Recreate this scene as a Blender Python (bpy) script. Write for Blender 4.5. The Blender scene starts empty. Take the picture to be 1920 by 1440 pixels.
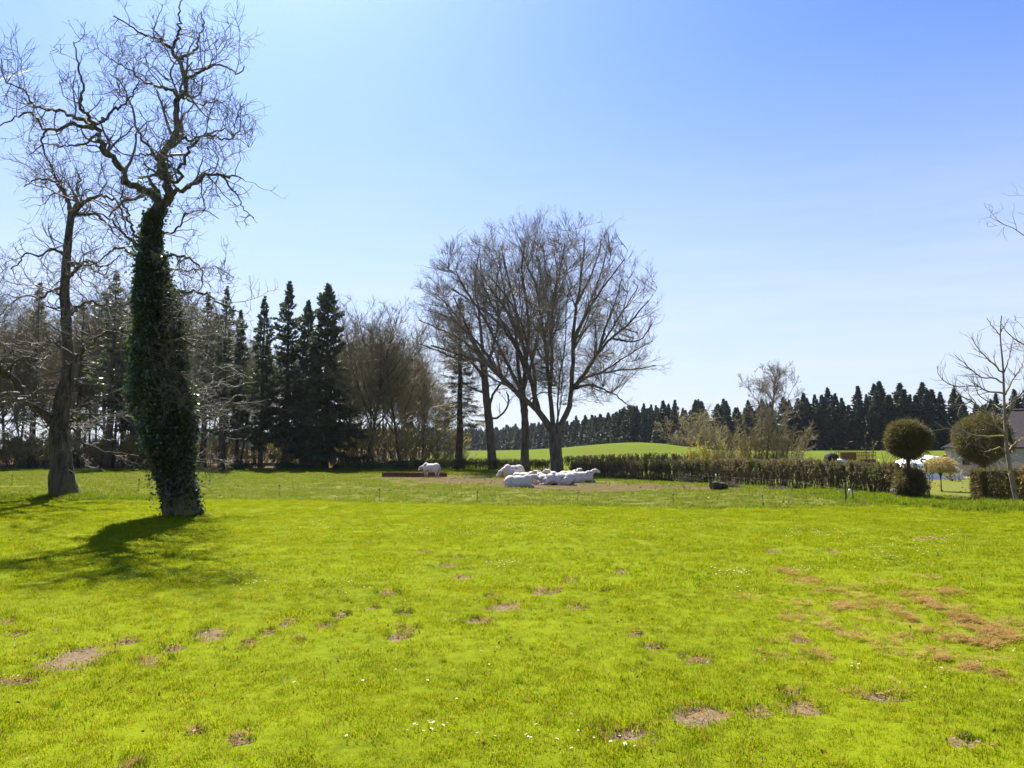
import bpy, math, random
import numpy as np
from mathutils import Vector

R = math.radians
rng = np.random.default_rng(7)
random.seed(7)
sc = bpy.context.scene

# ------------------------------------------------------------------ camera
F_PX, CX, CY, HORIZON, CAM_Z = 1450.0, 960.0, 720.0, 845.0, 2.4
PITCH = math.atan((HORIZON - CY) / F_PX)
cam_d = bpy.data.cameras.new('camera')
cam_d.sensor_width = 36.0
cam_d.lens = 36.0 * F_PX / 1920.0
cam_d.clip_start = 0.1
cam_d.clip_end = 30000
cam = bpy.data.objects.new('camera', cam_d)
sc.collection.objects.link(cam)
cam.location = (0, 0, CAM_Z)
cam.rotation_euler = (math.pi / 2 + PITCH, 0, 0)
sc.camera = cam

# ------------------------------------------------------------------ sky, sun, exposure
SUN_EL, SUN_AZ = 49.5, -20.5        # azimuth from +Y (view direction), negative = left
w = bpy.data.worlds.new('World')
sc.world = w
w.use_nodes = True
nt = w.node_tree
bg = nt.nodes['Background']
sky = nt.nodes.new('ShaderNodeTexSky')
sky.sky_type = 'NISHITA'
sky.sun_disc = False
sky.sun_elevation = R(SUN_EL)
sky.sun_rotation = R(SUN_AZ)
sky.altitude = 300
sky.air_density = 1.0
sky.dust_density = 1.2
sky.ozone_density = 4.0
# clear deep-blue air plus a thin veil of high cirrus that thickens towards the horizon
tint = nt.nodes.new('ShaderNodeMix'); tint.data_type = 'RGBA'; tint.blend_type = 'MULTIPLY'; tint.inputs[0].default_value = 1.0
tint.inputs[7].default_value = (0.70, 0.915, 1.33, 1)
nt.links.new(sky.outputs['Color'], tint.inputs[6])
tc = nt.nodes.new('ShaderNodeTexCoord'); sep = nt.nodes.new('ShaderNodeSeparateXYZ'); nt.links.new(tc.outputs['Generated'], sep.inputs[0])
vz = nt.nodes.new('ShaderNodeMapRange'); vz.interpolation_type = 'SMOOTHSTEP'; nt.links.new(sep.outputs['Z'], vz.inputs['Value'])
for q_, v_ in (('From Min', 0.0), ('From Max', 0.52), ('To Min', 0.80), ('To Max', 0.0)): vz.inputs[q_].default_value = v_
mpw = nt.nodes.new('ShaderNodeMapping'); mpw.inputs['Scale'].default_value = (1.6, 1.6, 16.0); mpw.inputs['Rotation'].default_value = (0.0, 0.05, 0.0); nt.links.new(tc.outputs['Generated'], mpw.inputs['Vector'])
nz = nt.nodes.new('ShaderNodeTexNoise'); nz.inputs['Scale'].default_value = 2.6; nz.inputs['Detail'].default_value = 6; nz.inputs['Roughness'].default_value = 0.55; nt.links.new(mpw.outputs[0], nz.inputs['Vector'])
nm = nt.nodes.new('ShaderNodeMapRange'); nt.links.new(nz.outputs['Fac'], nm.inputs['Value'])
for q_, v_ in (('From Min', 0.3), ('From Max', 0.75), ('To Min', 0.88), ('To Max', 1.22)): nm.inputs[q_].default_value = v_
mu = nt.nodes.new('ShaderNodeMath'); mu.operation = 'MULTIPLY'; nt.links.new(vz.outputs[0], mu.inputs[0]); nt.links.new(nm.outputs[0], mu.inputs[1])
veil = nt.nodes.new('ShaderNodeMix'); veil.data_type = 'RGBA'; nt.links.new(mu.outputs[0], veil.inputs[0]); nt.links.new(tint.outputs[2], veil.inputs[6]); veil.inputs[7].default_value = (5.9, 6.3, 7.0, 1)
nt.links.new(veil.outputs[2], bg.inputs['Color'])
bg.inputs['Strength'].default_value = 0.05
sun_d = bpy.data.lights.new('sun', 'SUN')
sun_d.energy = 5.0
sun_d.angle = R(0.55)
sun_d.color = (1.0, 0.95, 0.86)
sun = bpy.data.objects.new('sun', sun_d)
sc.collection.objects.link(sun)
sdir = Vector((math.sin(R(SUN_AZ)) * math.cos(R(SUN_EL)), math.cos(R(SUN_AZ)) * math.cos(R(SUN_EL)), math.sin(R(SUN_EL))))
sun.rotation_euler = sdir.to_track_quat('Z', 'Y').to_euler()
sun.location = (-20, 60, 80)
sc.view_settings.view_transform = 'Standard'
sc.view_settings.look = 'None'
sc.view_settings.gamma = 1.0
sc.view_settings.exposure = 1.55
sc.render.engine = 'CYCLES'
sc.cycles.max_bounces = 6
sc.cycles.diffuse_bounces = 3
sc.cycles.glossy_bounces = 2
sc.cycles.transmission_bounces = 4
sc.cycles.transparent_max_bounces = 8
sc.cycles.use_denoising = True
sc.cycles.caustics_reflective = False
sc.cycles.caustics_refractive = False
sc.render.film_transparent = False

# ------------------------------------------------------------------ terrain + pixel helpers
def sstep(a, b, x):  # smooth step (also falling when a > b)
    t = np.clip((x - a) / (b - a), 0, 1)
    return t * t * (3 - 2 * t)

def H(x, y):
    x = np.asarray(x, float); y = np.asarray(y, float)
    h = 2.4 * sstep(88, 205, y)
    s = np.where(x < 33, 20.0, 13.0)
    h = h + 2.15 * np.exp(-((x - 33) / s) ** 2) * np.exp(-((y - 205) / 45.0) ** 2)
    k = np.exp(-np.maximum(y - 60, 0) / 40.0)
    h = h + k * (0.022 * np.sin(x * 0.9 + 1.3) * np.cos(y * 0.63) + 0.03 * np.sin(x * 0.31 - y * 0.22))
    # low bank under the garden hedge, right of the meadow
    h = h + 0.10 * np.exp(-((x - 20.5) / 4.0) ** 2) * np.exp(-((y - 38.6) / 1.6) ** 2)
    # far wooded ridge
    h = h + 26 * sstep(900, 1500, y) * np.exp(-((x + 190) / 420.0) ** 2)
    return h

def ray(u, v):
    a, b = (u - CX) / F_PX, (CY - v) / F_PX
    c, s = math.cos(PITCH), math.sin(PITCH)
    return np.array([a, c - b * s, s + b * c])

def AT(u, v, y):
    d = ray(u, v)
    t = y / d[1]
    return np.array([d[0] * t, y, CAM_Z + d[2] * t])

def G(u, v):
    d = ray(u, v)
    t = CAM_Z / max(-d[2], 1e-3)
    for _ in range(12):
        p = np.array([0, 0, CAM_Z]) + d * t
        t = (CAM_Z - float(H(p[0], p[1]))) / max(-d[2], 1e-3)
    return np.array([d[0] * t, d[1] * t, CAM_Z + d[2] * t])

def GX(u, y):
    x = (u - CX) / F_PX * y * math.cos(PITCH)
    x = x / (math.cos(PITCH) ** 2)          # near enough on the horizon line
    return np.array([x, y, float(H(x, y))])

# ------------------------------------------------------------------ mesh helpers
def new_mesh(name, V, Q=None, T=None, mats=(), smooth=True, midx=None):
    V = np.asarray(V, np.float32).reshape(-1, 3)
    loops, totals = [], []
    if Q is not None and len(Q):
        Q = np.asarray(Q, np.int32); loops.append(Q.ravel()); totals.append(np.full(len(Q), 4, np.int32))
    if T is not None and len(T):
        T = np.asarray(T, np.int32); loops.append(T.ravel()); totals.append(np.full(len(T), 3, np.int32))
    lo = np.concatenate(loops); tot = np.concatenate(totals)
    st = np.concatenate([[0], np.cumsum(tot)[:-1]]).astype(np.int32)
    me = bpy.data.meshes.new(name)
    me.vertices.add(len(V)); me.vertices.foreach_set('co', V.ravel())
    me.loops.add(len(lo)); me.loops.foreach_set('vertex_index', lo)
    me.polygons.add(len(tot)); me.polygons.foreach_set('loop_start', st); me.polygons.foreach_set('loop_total', tot)
    me.polygons.foreach_set('use_smooth', np.full(len(tot), smooth, bool))
    if midx is not None:
        me.polygons.foreach_set('material_index', np.asarray(midx, np.int32))
    for m in mats: me.materials.append(m)
    me.update(calc_edges=True)
    return me

class MB:
    """collects vertices / quads / tris with a material index"""
    def __init__(self): self.V, self.Q, self.T, self.qm, self.tm, self.n = [], [], [], [], [], 0
    def add(self, V, Q=None, T=None, m=0):
        V = np.asarray(V, float).reshape(-1, 3)
        if Q is not None and len(Q): self.Q.append(np.asarray(Q) + self.n); self.qm.append(np.full(len(Q), m))
        if T is not None and len(T): self.T.append(np.asarray(T) + self.n); self.tm.append(np.full(len(T), m))
        self.V.append(V); self.n += len(V)
        return self
    def box(self, c, s, rz=0.0, m=0):
        c = np.asarray(c, float); s = np.asarray(s, float) / 2
        B = np.array([[x, y, z] for z in (-1, 1) for y in (-1, 1) for x in (-1, 1)]) * s
        ca, sa = math.cos(rz), math.sin(rz)
        B = np.stack([B[:, 0] * ca - B[:, 1] * sa, B[:, 0] * sa + B[:, 1] * ca, B[:, 2]], 1) + c
        return self.add(B, [[0, 2, 3, 1], [4, 5, 7, 6], [0, 1, 5, 4], [2, 6, 7, 3], [0, 4, 6, 2], [1, 3, 7, 5]], m=m)
    def tube(self, P, Rr, S=8, m=0, cap=True):
        P = np.asarray(P, float); Rr = np.broadcast_to(np.asarray(Rr, float), (len(P),))
        V, Q = tubes(P[None], Rr[None], S)
        T = []
        if cap:
            K = len(P)
            T = [[0, i + 1, i] for i in range(1, S - 1)] + [[(K - 1) * S, (K - 1) * S + i, (K - 1) * S + i + 1] for i in range(1, S - 1)]
        return self.add(V, Q, T, m)
    def mesh(self, name, mats, smooth=True):
        Q = np.concatenate(self.Q) if self.Q else None
        T = np.concatenate(self.T) if self.T else None
        mi = np.concatenate(self.qm + self.tm)
        return new_mesh(name, np.concatenate(self.V), Q, T, mats, smooth, mi)

def norm(a): return a / np.maximum(np.linalg.norm(a, axis=-1, keepdims=True), 1e-9)

def tubes(P, Rr, S):
    """P (N,K,3), Rr (N,K) -> verts, quads"""
    N, K, _ = P.shape
    t = np.empty_like(P)
    t[:, 1:-1] = P[:, 2:] - P[:, :-2]
    t[:, 0] = P[:, 1] - P[:, 0]; t[:, -1] = P[:, -1] - P[:, -2]
    t = norm(t)
    mean = norm(P[:, -1] - P[:, 0])
    ref = np.where(np.abs(mean[:, 2:3]) > 0.7, np.array([[1.0, 0.2, 0]]), np.array([[0.1, 0, 1.0]]))
    a = norm(np.cross(t, ref[:, None, :])); b = np.cross(t, a)
    th = np.arange(S) * 2 * math.pi / S
    ring = a[:, :, None, :] * np.cos(th)[None, None, :, None] + b[:, :, None, :] * np.sin(th)[None, None, :, None]
    V = P[:, :, None, :] + ring * Rr[:, :, None, None]
    i = np.arange(N * (K)).reshape(N, K)[:, :-1]
    base = (i * S)[..., None]
    s0 = np.arange(S); s1 = (s0 + 1) % S
    Q = np.stack([base + s0, base + s1, base + S + s1, base + S + s0], -1).reshape(-1, 4)
    return V.reshape(-1, 3), Q

def resample(pts, rad, K):
    """smooth (Catmull-Rom) resampling of a polyline with radii"""
    pts = np.asarray(pts, float); rad = np.asarray(rad, float)
    n = len(pts)
    d = np.concatenate([[0], np.cumsum(np.linalg.norm(np.diff(pts, axis=0), axis=1))])
    s = np.linspace(0, d[-1], K)
    j = np.clip(np.searchsorted(d, s, side='right') - 1, 0, n - 2)
    f = ((s - d[j]) / np.maximum(d[j + 1] - d[j], 1e-9))[:, None]
    p1, p2 = pts[j], pts[j + 1]
    p0 = np.where((j > 0)[:, None], pts[np.maximum(j - 1, 0)], 2 * p1 - p2)
    p3 = np.where((j < n - 2)[:, None], pts[np.minimum(j + 2, n - 1)], 2 * p2 - p1)
    out = 0.5 * (2 * p1 + (p2 - p0) * f + (2 * p0 - 5 * p1 + 4 * p2 - p3) * f ** 2 + (3 * p1 - p0 - 3 * p2 + p3) * f ** 3)
    r = rad[j] * (1 - f[:, 0]) + rad[j + 1] * f[:, 0]
    return out, r

def grow(rg, base, dr, L, r0, K, wig=0.25, up=0.05, tip=0.35, drift=None):
    N = len(base)
    P = np.empty((N, K + 1, 3)); P[:, 0] = base
    d = norm(dr)
    step = (L / K)[:, None]
    for k in range(K):
        d = d + rg.normal(0, wig, (N, 3))
        d[:, 2] += up
        if drift is not None: d = d + drift
        d = norm(d)
        P[:, k + 1] = P[:, k] + d * step
    s = np.linspace(0, 1, K + 1)[None]
    Rr = r0[:, None] * (1 - (1 - tip) * s)
    return P, Rr

def spawn(rg, P, Rr, dens, t0, ang, lf, rmul, rmin, lmin=0.1, lmax=99, tpow=1.0, upbias=0.0, ell=None, tl=0.6):
    """child starts on parents: dens per metre; length = parent length * lf * (1 - tl * t)"""
    N, K, _ = P.shape
    seg = np.linalg.norm(np.diff(P, axis=1), axis=2)
    L = seg.sum(1)
    n = rg.poisson(np.maximum(dens * L * (1 - t0), 0.01))
    idx = np.repeat(np.arange(N), n)
    M = len(idx)
    t = t0 + (1 - t0) * rg.random(M) ** tpow
    f = t * (K - 1); j = np.minimum(f.astype(int), K - 2); f = (f - j)[:, None]
    p = P[idx, j] * (1 - f) + P[idx, j + 1] * f
    tan = norm(P[idx, j + 1] - P[idx, j])
    r = Rr[idx, j] * (1 - f[:, 0]) + Rr[idx, j + 1] * f[:, 0]
    q = norm(np.cross(tan, rg.normal(0, 1, (M, 3))))
    a = np.radians(rg.uniform(ang[0], ang[1], M))[:, None]
    d = tan * np.cos(a) + q * np.sin(a)
    d[:, 2] += upbias
    d = norm(d)
    ln = np.clip(L[idx] * rg.uniform(lf[0], lf[1], M) * (1 - tl * t), lmin, lmax)
    if ell is not None:
        c, ax = ell
        e = np.linalg.norm((p + d * ln[:, None] - c) / ax, axis=1)
        ln = ln * np.clip(1.15 / np.maximum(e, 1e-3) ** 2.2, 0.2, 1.0)
    rr = np.maximum(np.minimum(r * rmul, r * 0.9), rmin)
    return p, d, ln, rr, t

def link(name, data, parent=None, loc=None, rz=None, scale=None):
    o = bpy.data.objects.new(name, data)
    sc.collection.objects.link(o)
    if parent is not None: o.parent = parent
    if loc is not None: o.location = [float(c) for c in loc]
    if rz is not None: o.rotation_euler = (0, 0, float(rz))
    if scale is not None: o.scale = scale if hasattr(scale, '__len__') else (scale,) * 3
    return o

def tag(o, label=None, cat=None, group=None, kind=None):
    if label: o['label'] = label
    if cat: o['category'] = cat
    if group: o['group'] = group
    if kind: o['kind'] = kind
    return o

def thing(name, label, cat, loc=(0, 0, 0), rz=0.0, group=None, scale=None):
    return tag(link(name, None, None, loc, rz, scale), label, cat, group)

# ------------------------------------------------------------------ materials
class NT:
    def __init__(self, name):
        self.m = bpy.data.materials.new(name); self.m.use_nodes = True
        self.t = self.m.node_tree; self.n = self.t.nodes; self.l = self.t.links
        self.p = self.n['Principled BSDF']; self.out = self.n['Material Output']
    def new(self, ty, **k):
        o = self.n.new(ty)
        for a, b in k.items(): setattr(o, a, b)
        return o
    def lk(self, a, b): self.l.new(a, b)
    def coord(self, kind='Object'):
        if kind == 'World': return self.new('ShaderNodeNewGeometry').outputs['Position']
        return self.new('ShaderNodeTexCoord').outputs[kind]
    def noise(self, scale, detail=4, rough=0.55, co=None, dist=0.0):
        t = self.new('ShaderNodeTexNoise'); t.inputs['Scale'].default_value = scale
        t.inputs['Detail'].default_value = detail; t.inputs['Roughness'].default_value = rough
        t.inputs['Distortion'].default_value = dist
        if co is not None: self.lk(co, t.inputs['Vector'])
        return t.outputs['Fac']
    def ramp(self, fac, stops):
        r = self.new('ShaderNodeValToRGB'); self.lk(fac, r.inputs['Fac'])
        while len(r.color_ramp.elements) < len(stops): r.color_ramp.elements.new(0.5)
        for e, (p, c) in zip(r.color_ramp.elements, stops):
            e.position = p; e.color = (*c, 1) if len(c) == 3 else c
        return r.outputs['Color']
    def mix(self, fac, a, b, mode='MIX'):
        x = self.new('ShaderNodeMix', data_type='RGBA', blend_type=mode)
        for s, v in ((0, fac), (6, a), (7, b)):
            if hasattr(v, 'is_output'): self.lk(v, x.inputs[s])
            elif s == 0: x.inputs[0].default_value = v
            else: x.inputs[s].default_value = (*v, 1)
        return x.outputs[2]
    def math(self, op, a, b=None, clamp=False):
        x = self.new('ShaderNodeMath', operation=op, use_clamp=clamp)
        for s, v in ((0, a), (1, b)):
            if v is None: continue
            if hasattr(v, 'is_output'): self.lk(v, x.inputs[s])
            else: x.inputs[s].default_value = v
        return x.outputs[0]
    def map(self, v, a, b, c=0.0, d=1.0, smooth=True):
        x = self.new('ShaderNodeMapRange'); self.lk(v, x.inputs['Value'])
        if smooth: x.interpolation_type = 'SMOOTHSTEP'
        for k, q in (('From Min', a), ('From Max', b), ('To Min', c), ('To Max', d)): x.inputs[k].default_value = q
        return x.outputs['Result']
    def attr(self, name):
        a = self.new('ShaderNodeAttribute'); a.attribute_name = name
        return a.outputs['Fac']
    def bump(self, h, strength=0.5, dist=0.05):
        b = self.new('ShaderNodeBump'); b.inputs['Strength'].default_value = strength; b.inputs['Distance'].default_value = dist
        self.lk(h, b.inputs['Height']); self.lk(b.outputs['Normal'], self.p.inputs['Normal'])
    def base(self, c):
        if hasattr(c, 'is_output'): self.lk(c, self.p.inputs['Base Color'])
        else: self.p.inputs['Base Color'].default_value = (*c, 1)
        return self
    def rough(self, r, spec=0.3):
        if hasattr(r, 'is_output'): self.lk(r, self.p.inputs['Roughness'])
        else: self.p.inputs['Roughness'].default_value = r
        self.p.inputs['Specular IOR Level'].default_value = spec
        return self
    def translucent(self, col, fac):
        tr = self.new('ShaderNodeBsdfTranslucent')
        if hasattr(col, 'is_output'): self.lk(col, tr.inputs['Color'])
        else: tr.inputs['Color'].default_value = (*col, 1)
        mx = self.new('ShaderNodeMixShader'); mx.inputs[0].default_value = fac
        self.lk(self.p.outputs[0], mx.inputs[1]); self.lk(tr.outputs[0], mx.inputs[2])
        self.lk(mx.outputs[0], self.out.inputs['Surface'])
        return self

def bark_mat(name, dark, light, moss=None, scale=3.0, mossamt=0.55):
    k = NT(name); co = k.coord('World')
    mp = k.new('ShaderNodeMapping'); mp.inputs['Scale'].default_value = (scale * 3, scale * 3, scale * 0.6); k.lk(co, mp.inputs['Vector'])
    f = k.noise(1.0, 6, 0.65, mp.outputs['Vector'])
    c = k.ramp(f, [(0.35, dark), (0.65, light)])
    if moss:
        g = k.noise(0.9, 3, 0.6, co)
        nz = k.new('ShaderNodeSeparateXYZ'); k.lk(k.new('ShaderNodeNewGeometry').outputs['Normal'], nz.inputs[0])
        up = k.map(nz.outputs['Z'], -0.1, 0.7)
        c = k.mix(k.math('MULTIPLY', k.map(g, mossamt - 0.1, mossamt + 0.12), up), c, moss)
    k.base(c).rough(0.9, 0.2); k.bump(f, 0.7, 0.04)
    return k.m

def twig_mat(name, a, b, rough=0.7):
    k = NT(name); f = k.noise(0.7, 3, 0.6, k.coord('World'))
    k.base(k.ramp(f, [(0.35, a), (0.65, b)])).rough(rough, 0.3)
    return k.m

def leaf_mat(name, a, b, trans, fac=0.4, rough=0.5, spec=0.4, scale=0.8):
    k = NT(name); f = k.noise(scale, 4, 0.7, k.coord('World'))
    c = k.ramp(f, [(0.32, a), (0.68, b)])
    k.base(c).rough(rough, spec)
    k.translucent(trans, fac)
    return k.m

M = {}
M['walnut_bark'] = bark_mat('walnut_bark', (0.016, 0.014, 0.011), (0.10, 0.085, 0.065), (0.15, 0.13, 0.03), 2.2, 0.5)
M['oak_bark'] = bark_mat('oak_bark', (0.05, 0.042, 0.032), (0.15, 0.125, 0.09), (0.10, 0.11, 0.03), 2.0, 0.6)
M['wood_bark'] = bark_mat('wood_bark', (0.04, 0.033, 0.026), (0.12, 0.10, 0.08), (0.06, 0.08, 0.03), 2.0, 0.5)
M['young_bark'] = bark_mat('young_bark', (0.11, 0.095, 0.065), (0.26, 0.225, 0.16), (0.30, 0.24, 0.04), 4.0, 0.5)
M['spruce_bark'] = bark_mat('spruce_bark', (0.035, 0.028, 0.022), (0.10, 0.08, 0.06), None, 3.0)
M['walnut_twig'] = twig_mat('walnut_twig', (0.07, 0.062, 0.048), (0.14, 0.12, 0.09))
M['oak_twig'] = twig_mat('oak_twig', (0.13, 0.105, 0.075), (0.22, 0.18, 0.13))
M['wood_twig'] = twig_mat('wood_twig', (0.125, 0.103, 0.052), (0.22, 0.185, 0.10))
M['shrub_twig'] = twig_mat('shrub_twig', (0.19, 0.155, 0.065), (0.32, 0.26, 0.12))
M['young_twig'] = twig_mat('young_twig', (0.11, 0.085, 0.07), (0.22, 0.18, 0.125))
M['hedge_twig'] = twig_mat('hedge_twig', (0.12, 0.095, 0.055), (0.25, 0.195, 0.125))
M['hedge_leaf'] = leaf_mat('hedge_leaf', (0.05, 0.055, 0.018), (0.10, 0.11, 0.03), (0.13, 0.16, 0.03), 0.4)
M['hedge_dry'] = leaf_mat('hedge_dry', (0.13, 0.105, 0.045), (0.25, 0.185, 0.10), (0.20, 0.16, 0.06), 0.35, scale=2.5)
M['bud'] = leaf_mat('bud', (0.15, 0.13, 0.035), (0.23, 0.20, 0.06), (0.28, 0.25, 0.06), 0.55)
M['catkin'] = leaf_mat('catkin', (0.30, 0.26, 0.03), (0.42, 0.36, 0.05), (0.45, 0.40, 0.06), 0.45)
M['needle'] = leaf_mat('needle', (0.042, 0.056, 0.036), (0.085, 0.105, 0.06), (0.07, 0.095, 0.035), 0.35, 0.5)
M['needle_far'] = leaf_mat('needle_far', (0.026, 0.042, 0.028), (0.048, 0.072, 0.042), (0.03, 0.05, 0.02), 0.2, 0.6, 0.2, 0.05)
M['larch'] = leaf_mat('larch', (0.07, 0.058, 0.03), (0.12, 0.105, 0.04), (0.15, 0.13, 0.04), 0.35)
M['ivy'] = leaf_mat('ivy', (0.020, 0.031, 0.014), (0.045, 0.062, 0.026), (0.08, 0.15, 0.025), 0.24, 0.28, 0.5, 1.5)
M['evergreen'] = leaf_mat('evergreen', (0.02, 0.04, 0.018), (0.045, 0.075, 0.03), (0.06, 0.12, 0.02), 0.25, 0.3, 0.5)
M['forsythia'] = leaf_mat('forsythia', (0.62, 0.36, 0.01), (0.75, 0.48, 0.02), (0.8, 0.5, 0.02), 0.4)
M['willow_head'] = leaf_mat('willow_head', (0.26, 0.20, 0.06), (0.38, 0.31, 0.10), (0.40, 0.32, 0.08), 0.4)
M['topiary_twig'] = leaf_mat('topiary_twig', (0.075, 0.066, 0.024), (0.18, 0.14, 0.065), (0.15, 0.13, 0.035), 0.3, scale=2.2)

# ------------------------------------------------------------------ masks on the ground
_tab = np.random.default_rng(3).random((256, 256))
def vnoise(x, y, s):
    x = np.asarray(x, float) * s + 1000; y = np.asarray(y, float) * s + 1000
    i = np.floor(x).astype(int); j = np.floor(y).astype(int)
    f = x - i; g = y - j; f = f * f * (3 - 2 * f); g = g * g * (3 - 2 * g)
    a = _tab[i & 255, j & 255]; b = _tab[(i + 1) & 255, j & 255]; c = _tab[i & 255, (j + 1) & 255]; d = _tab[(i + 1) & 255, (j + 1) & 255]
    return (a * (1 - f) + b * f) * (1 - g) + (c * (1 - f) + d * f) * g
def fbm(x, y, s): return 0.5 * vnoise(x, y, s) + 0.3 * vnoise(x, y, s * 2.1) + 0.2 * vnoise(x, y, s * 4.3)

# worn patches in the lawn: where they lie, half width and half depth
PATCH = [(140, 1234, 58, 20), (22, 1276, 42, 7), (395, 1189, 32, 11), (322, 1216, 20, 6), (285, 1238, 34, 7), (8, 1166, 14, 6),
         (36, 1188, 17, 4), (235, 1203, 22, 4), (540, 1165, 16, 6), (466, 1207, 12, 6), (500, 1186, 16, 4), (612, 1172, 16, 4),
         (727, 1112, 20, 5), (750, 1192, 22, 7), (640, 1153, 14, 3), (765, 1178, 20, 3), (757, 1148, 13, 3), (866, 1083, 17, 4),
         (895, 1164, 25, 5), (945, 1137, 30, 8), (1010, 1108, 18, 8), (1045, 1107, 9, 3), (1080, 1138, 18, 4), (1166, 1071, 14, 4),
         (1070, 1087, 12, 3), (1135, 1108, 9, 2), (1225, 1213, 20, 7), (1308, 1236, 27, 9), (1190, 1188, 13, 4), (1310, 1340, 50, 17),
         (1422, 1335, 30, 8), (1512, 1328, 36, 17), (1482, 1297, 18, 5), (1652, 1306, 36, 7), (1175, 1377, 54, 13), (1812, 1391, 22, 10),
         (240, 1434, 26, 10), (455, 1386, 18, 8), (365, 1371, 14, 5), (840, 1060, 16, 3), (795, 1034, 14, 3), (855, 1045, 12, 2), (920, 1118, 12, 3),
         (1740, 1010, 40, 2), (1560, 1034, 20, 2), (1450, 1034, 18, 3), (1500, 1200, 14, 4), (700, 1140, 9, 3), (560, 1200, 10, 3)]
THATCH = [(1470, 1072, 22, 5), (1505, 1092, 26, 6), (1540, 1108, 26, 6), (1590, 1112, 42, 8), (1590, 1138, 34, 7), (1545, 1155, 26, 4), (1480, 1160, 24, 4),
          (1660, 1094, 26, 5), (1690, 1146, 24, 9), (1712, 1168, 34, 6), (1735, 1082, 24, 4), (1770, 1110, 40, 6), (1775, 1135, 34, 6), (1735, 1125, 26, 4),
          (1835, 1172, 62, 13), (1830, 1200, 52, 8), (1760, 1222, 26, 5), (1850, 1232, 44, 6), (1815, 1255, 46, 6), (1690, 1195, 20, 5), (1490, 1195, 16, 5),
          (1550, 1232, 18, 6), (1530, 1168, 30, 4), (1600, 1190, 36, 4), (1880, 1168, 30, 6), (1495, 1130, 30, 5), (1640, 1160, 30, 4), (1900, 1275, 30, 5), (1400, 1120, 26, 4), (1450, 1230, 40, 5)]
def ell_list(lst):
    out = []
    for (u, v, a, b) in lst:
        c = G(u, v); y = c[1]
        out.append((c[0], y, a / F_PX * y, max(b * y * y / (F_PX * CAM_Z), 0.03)))
    return out
PATCH_W, THATCH_W = ell_list(PATCH), ell_list(THATCH)
MUD = [(780, 897, 125, 4), (900, 902, 150, 8), (1010, 908, 150, 10), (1110, 914, 130, 9), (1200, 912, 110, 6), (1300, 914, 70, 5), (880, 893, 80, 3), (980, 893, 90, 4)]
MUD_W = ell_list(MUD)
def ell_mask(x, y, lst, wob=0.5, s=6.0, soft=0.45):
    m = np.zeros_like(x)
    n = (fbm(x, y, s) - 0.5) * 2
    for (cx, cy, a, b) in lst:
        near = (np.abs(x - cx) < a * 2.2) & (np.abs(y - cy) < b * 2.2)
        if not near.any(): continue
        d = np.sqrt(((x[near] - cx) / a) ** 2 + ((y[near] - cy) / b) ** 2) + n[near] * wob
        m[near] = np.maximum(m[near], 1 - sstep(1 - soft, 1 + soft * 0.6, d))
    return m
# border between mown lawn and pasture (the line of the stakes)
_bx, _by = zip(*[(p[0], p[1]) for p in (G(-400, 935), G(-100, 938), G(120, 938), G(420, 936), G(620, 939), G(800, 944), G(1000, 948), G(1300, 954), G(1500, 952), G(1640, 946), G(1760, 946), G(1920, 956))])
_ord = np.argsort(_bx)
BX, BY = np.array(_bx)[_ord], np.array(_by)[_ord]
def border(x): return np.interp(x, BX, BY)
def pasture(x, y): return sstep(-0.6, 0.6, y - border(x) + (fbm(x, y, 0.8) - 0.5) * 1.6)

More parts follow.
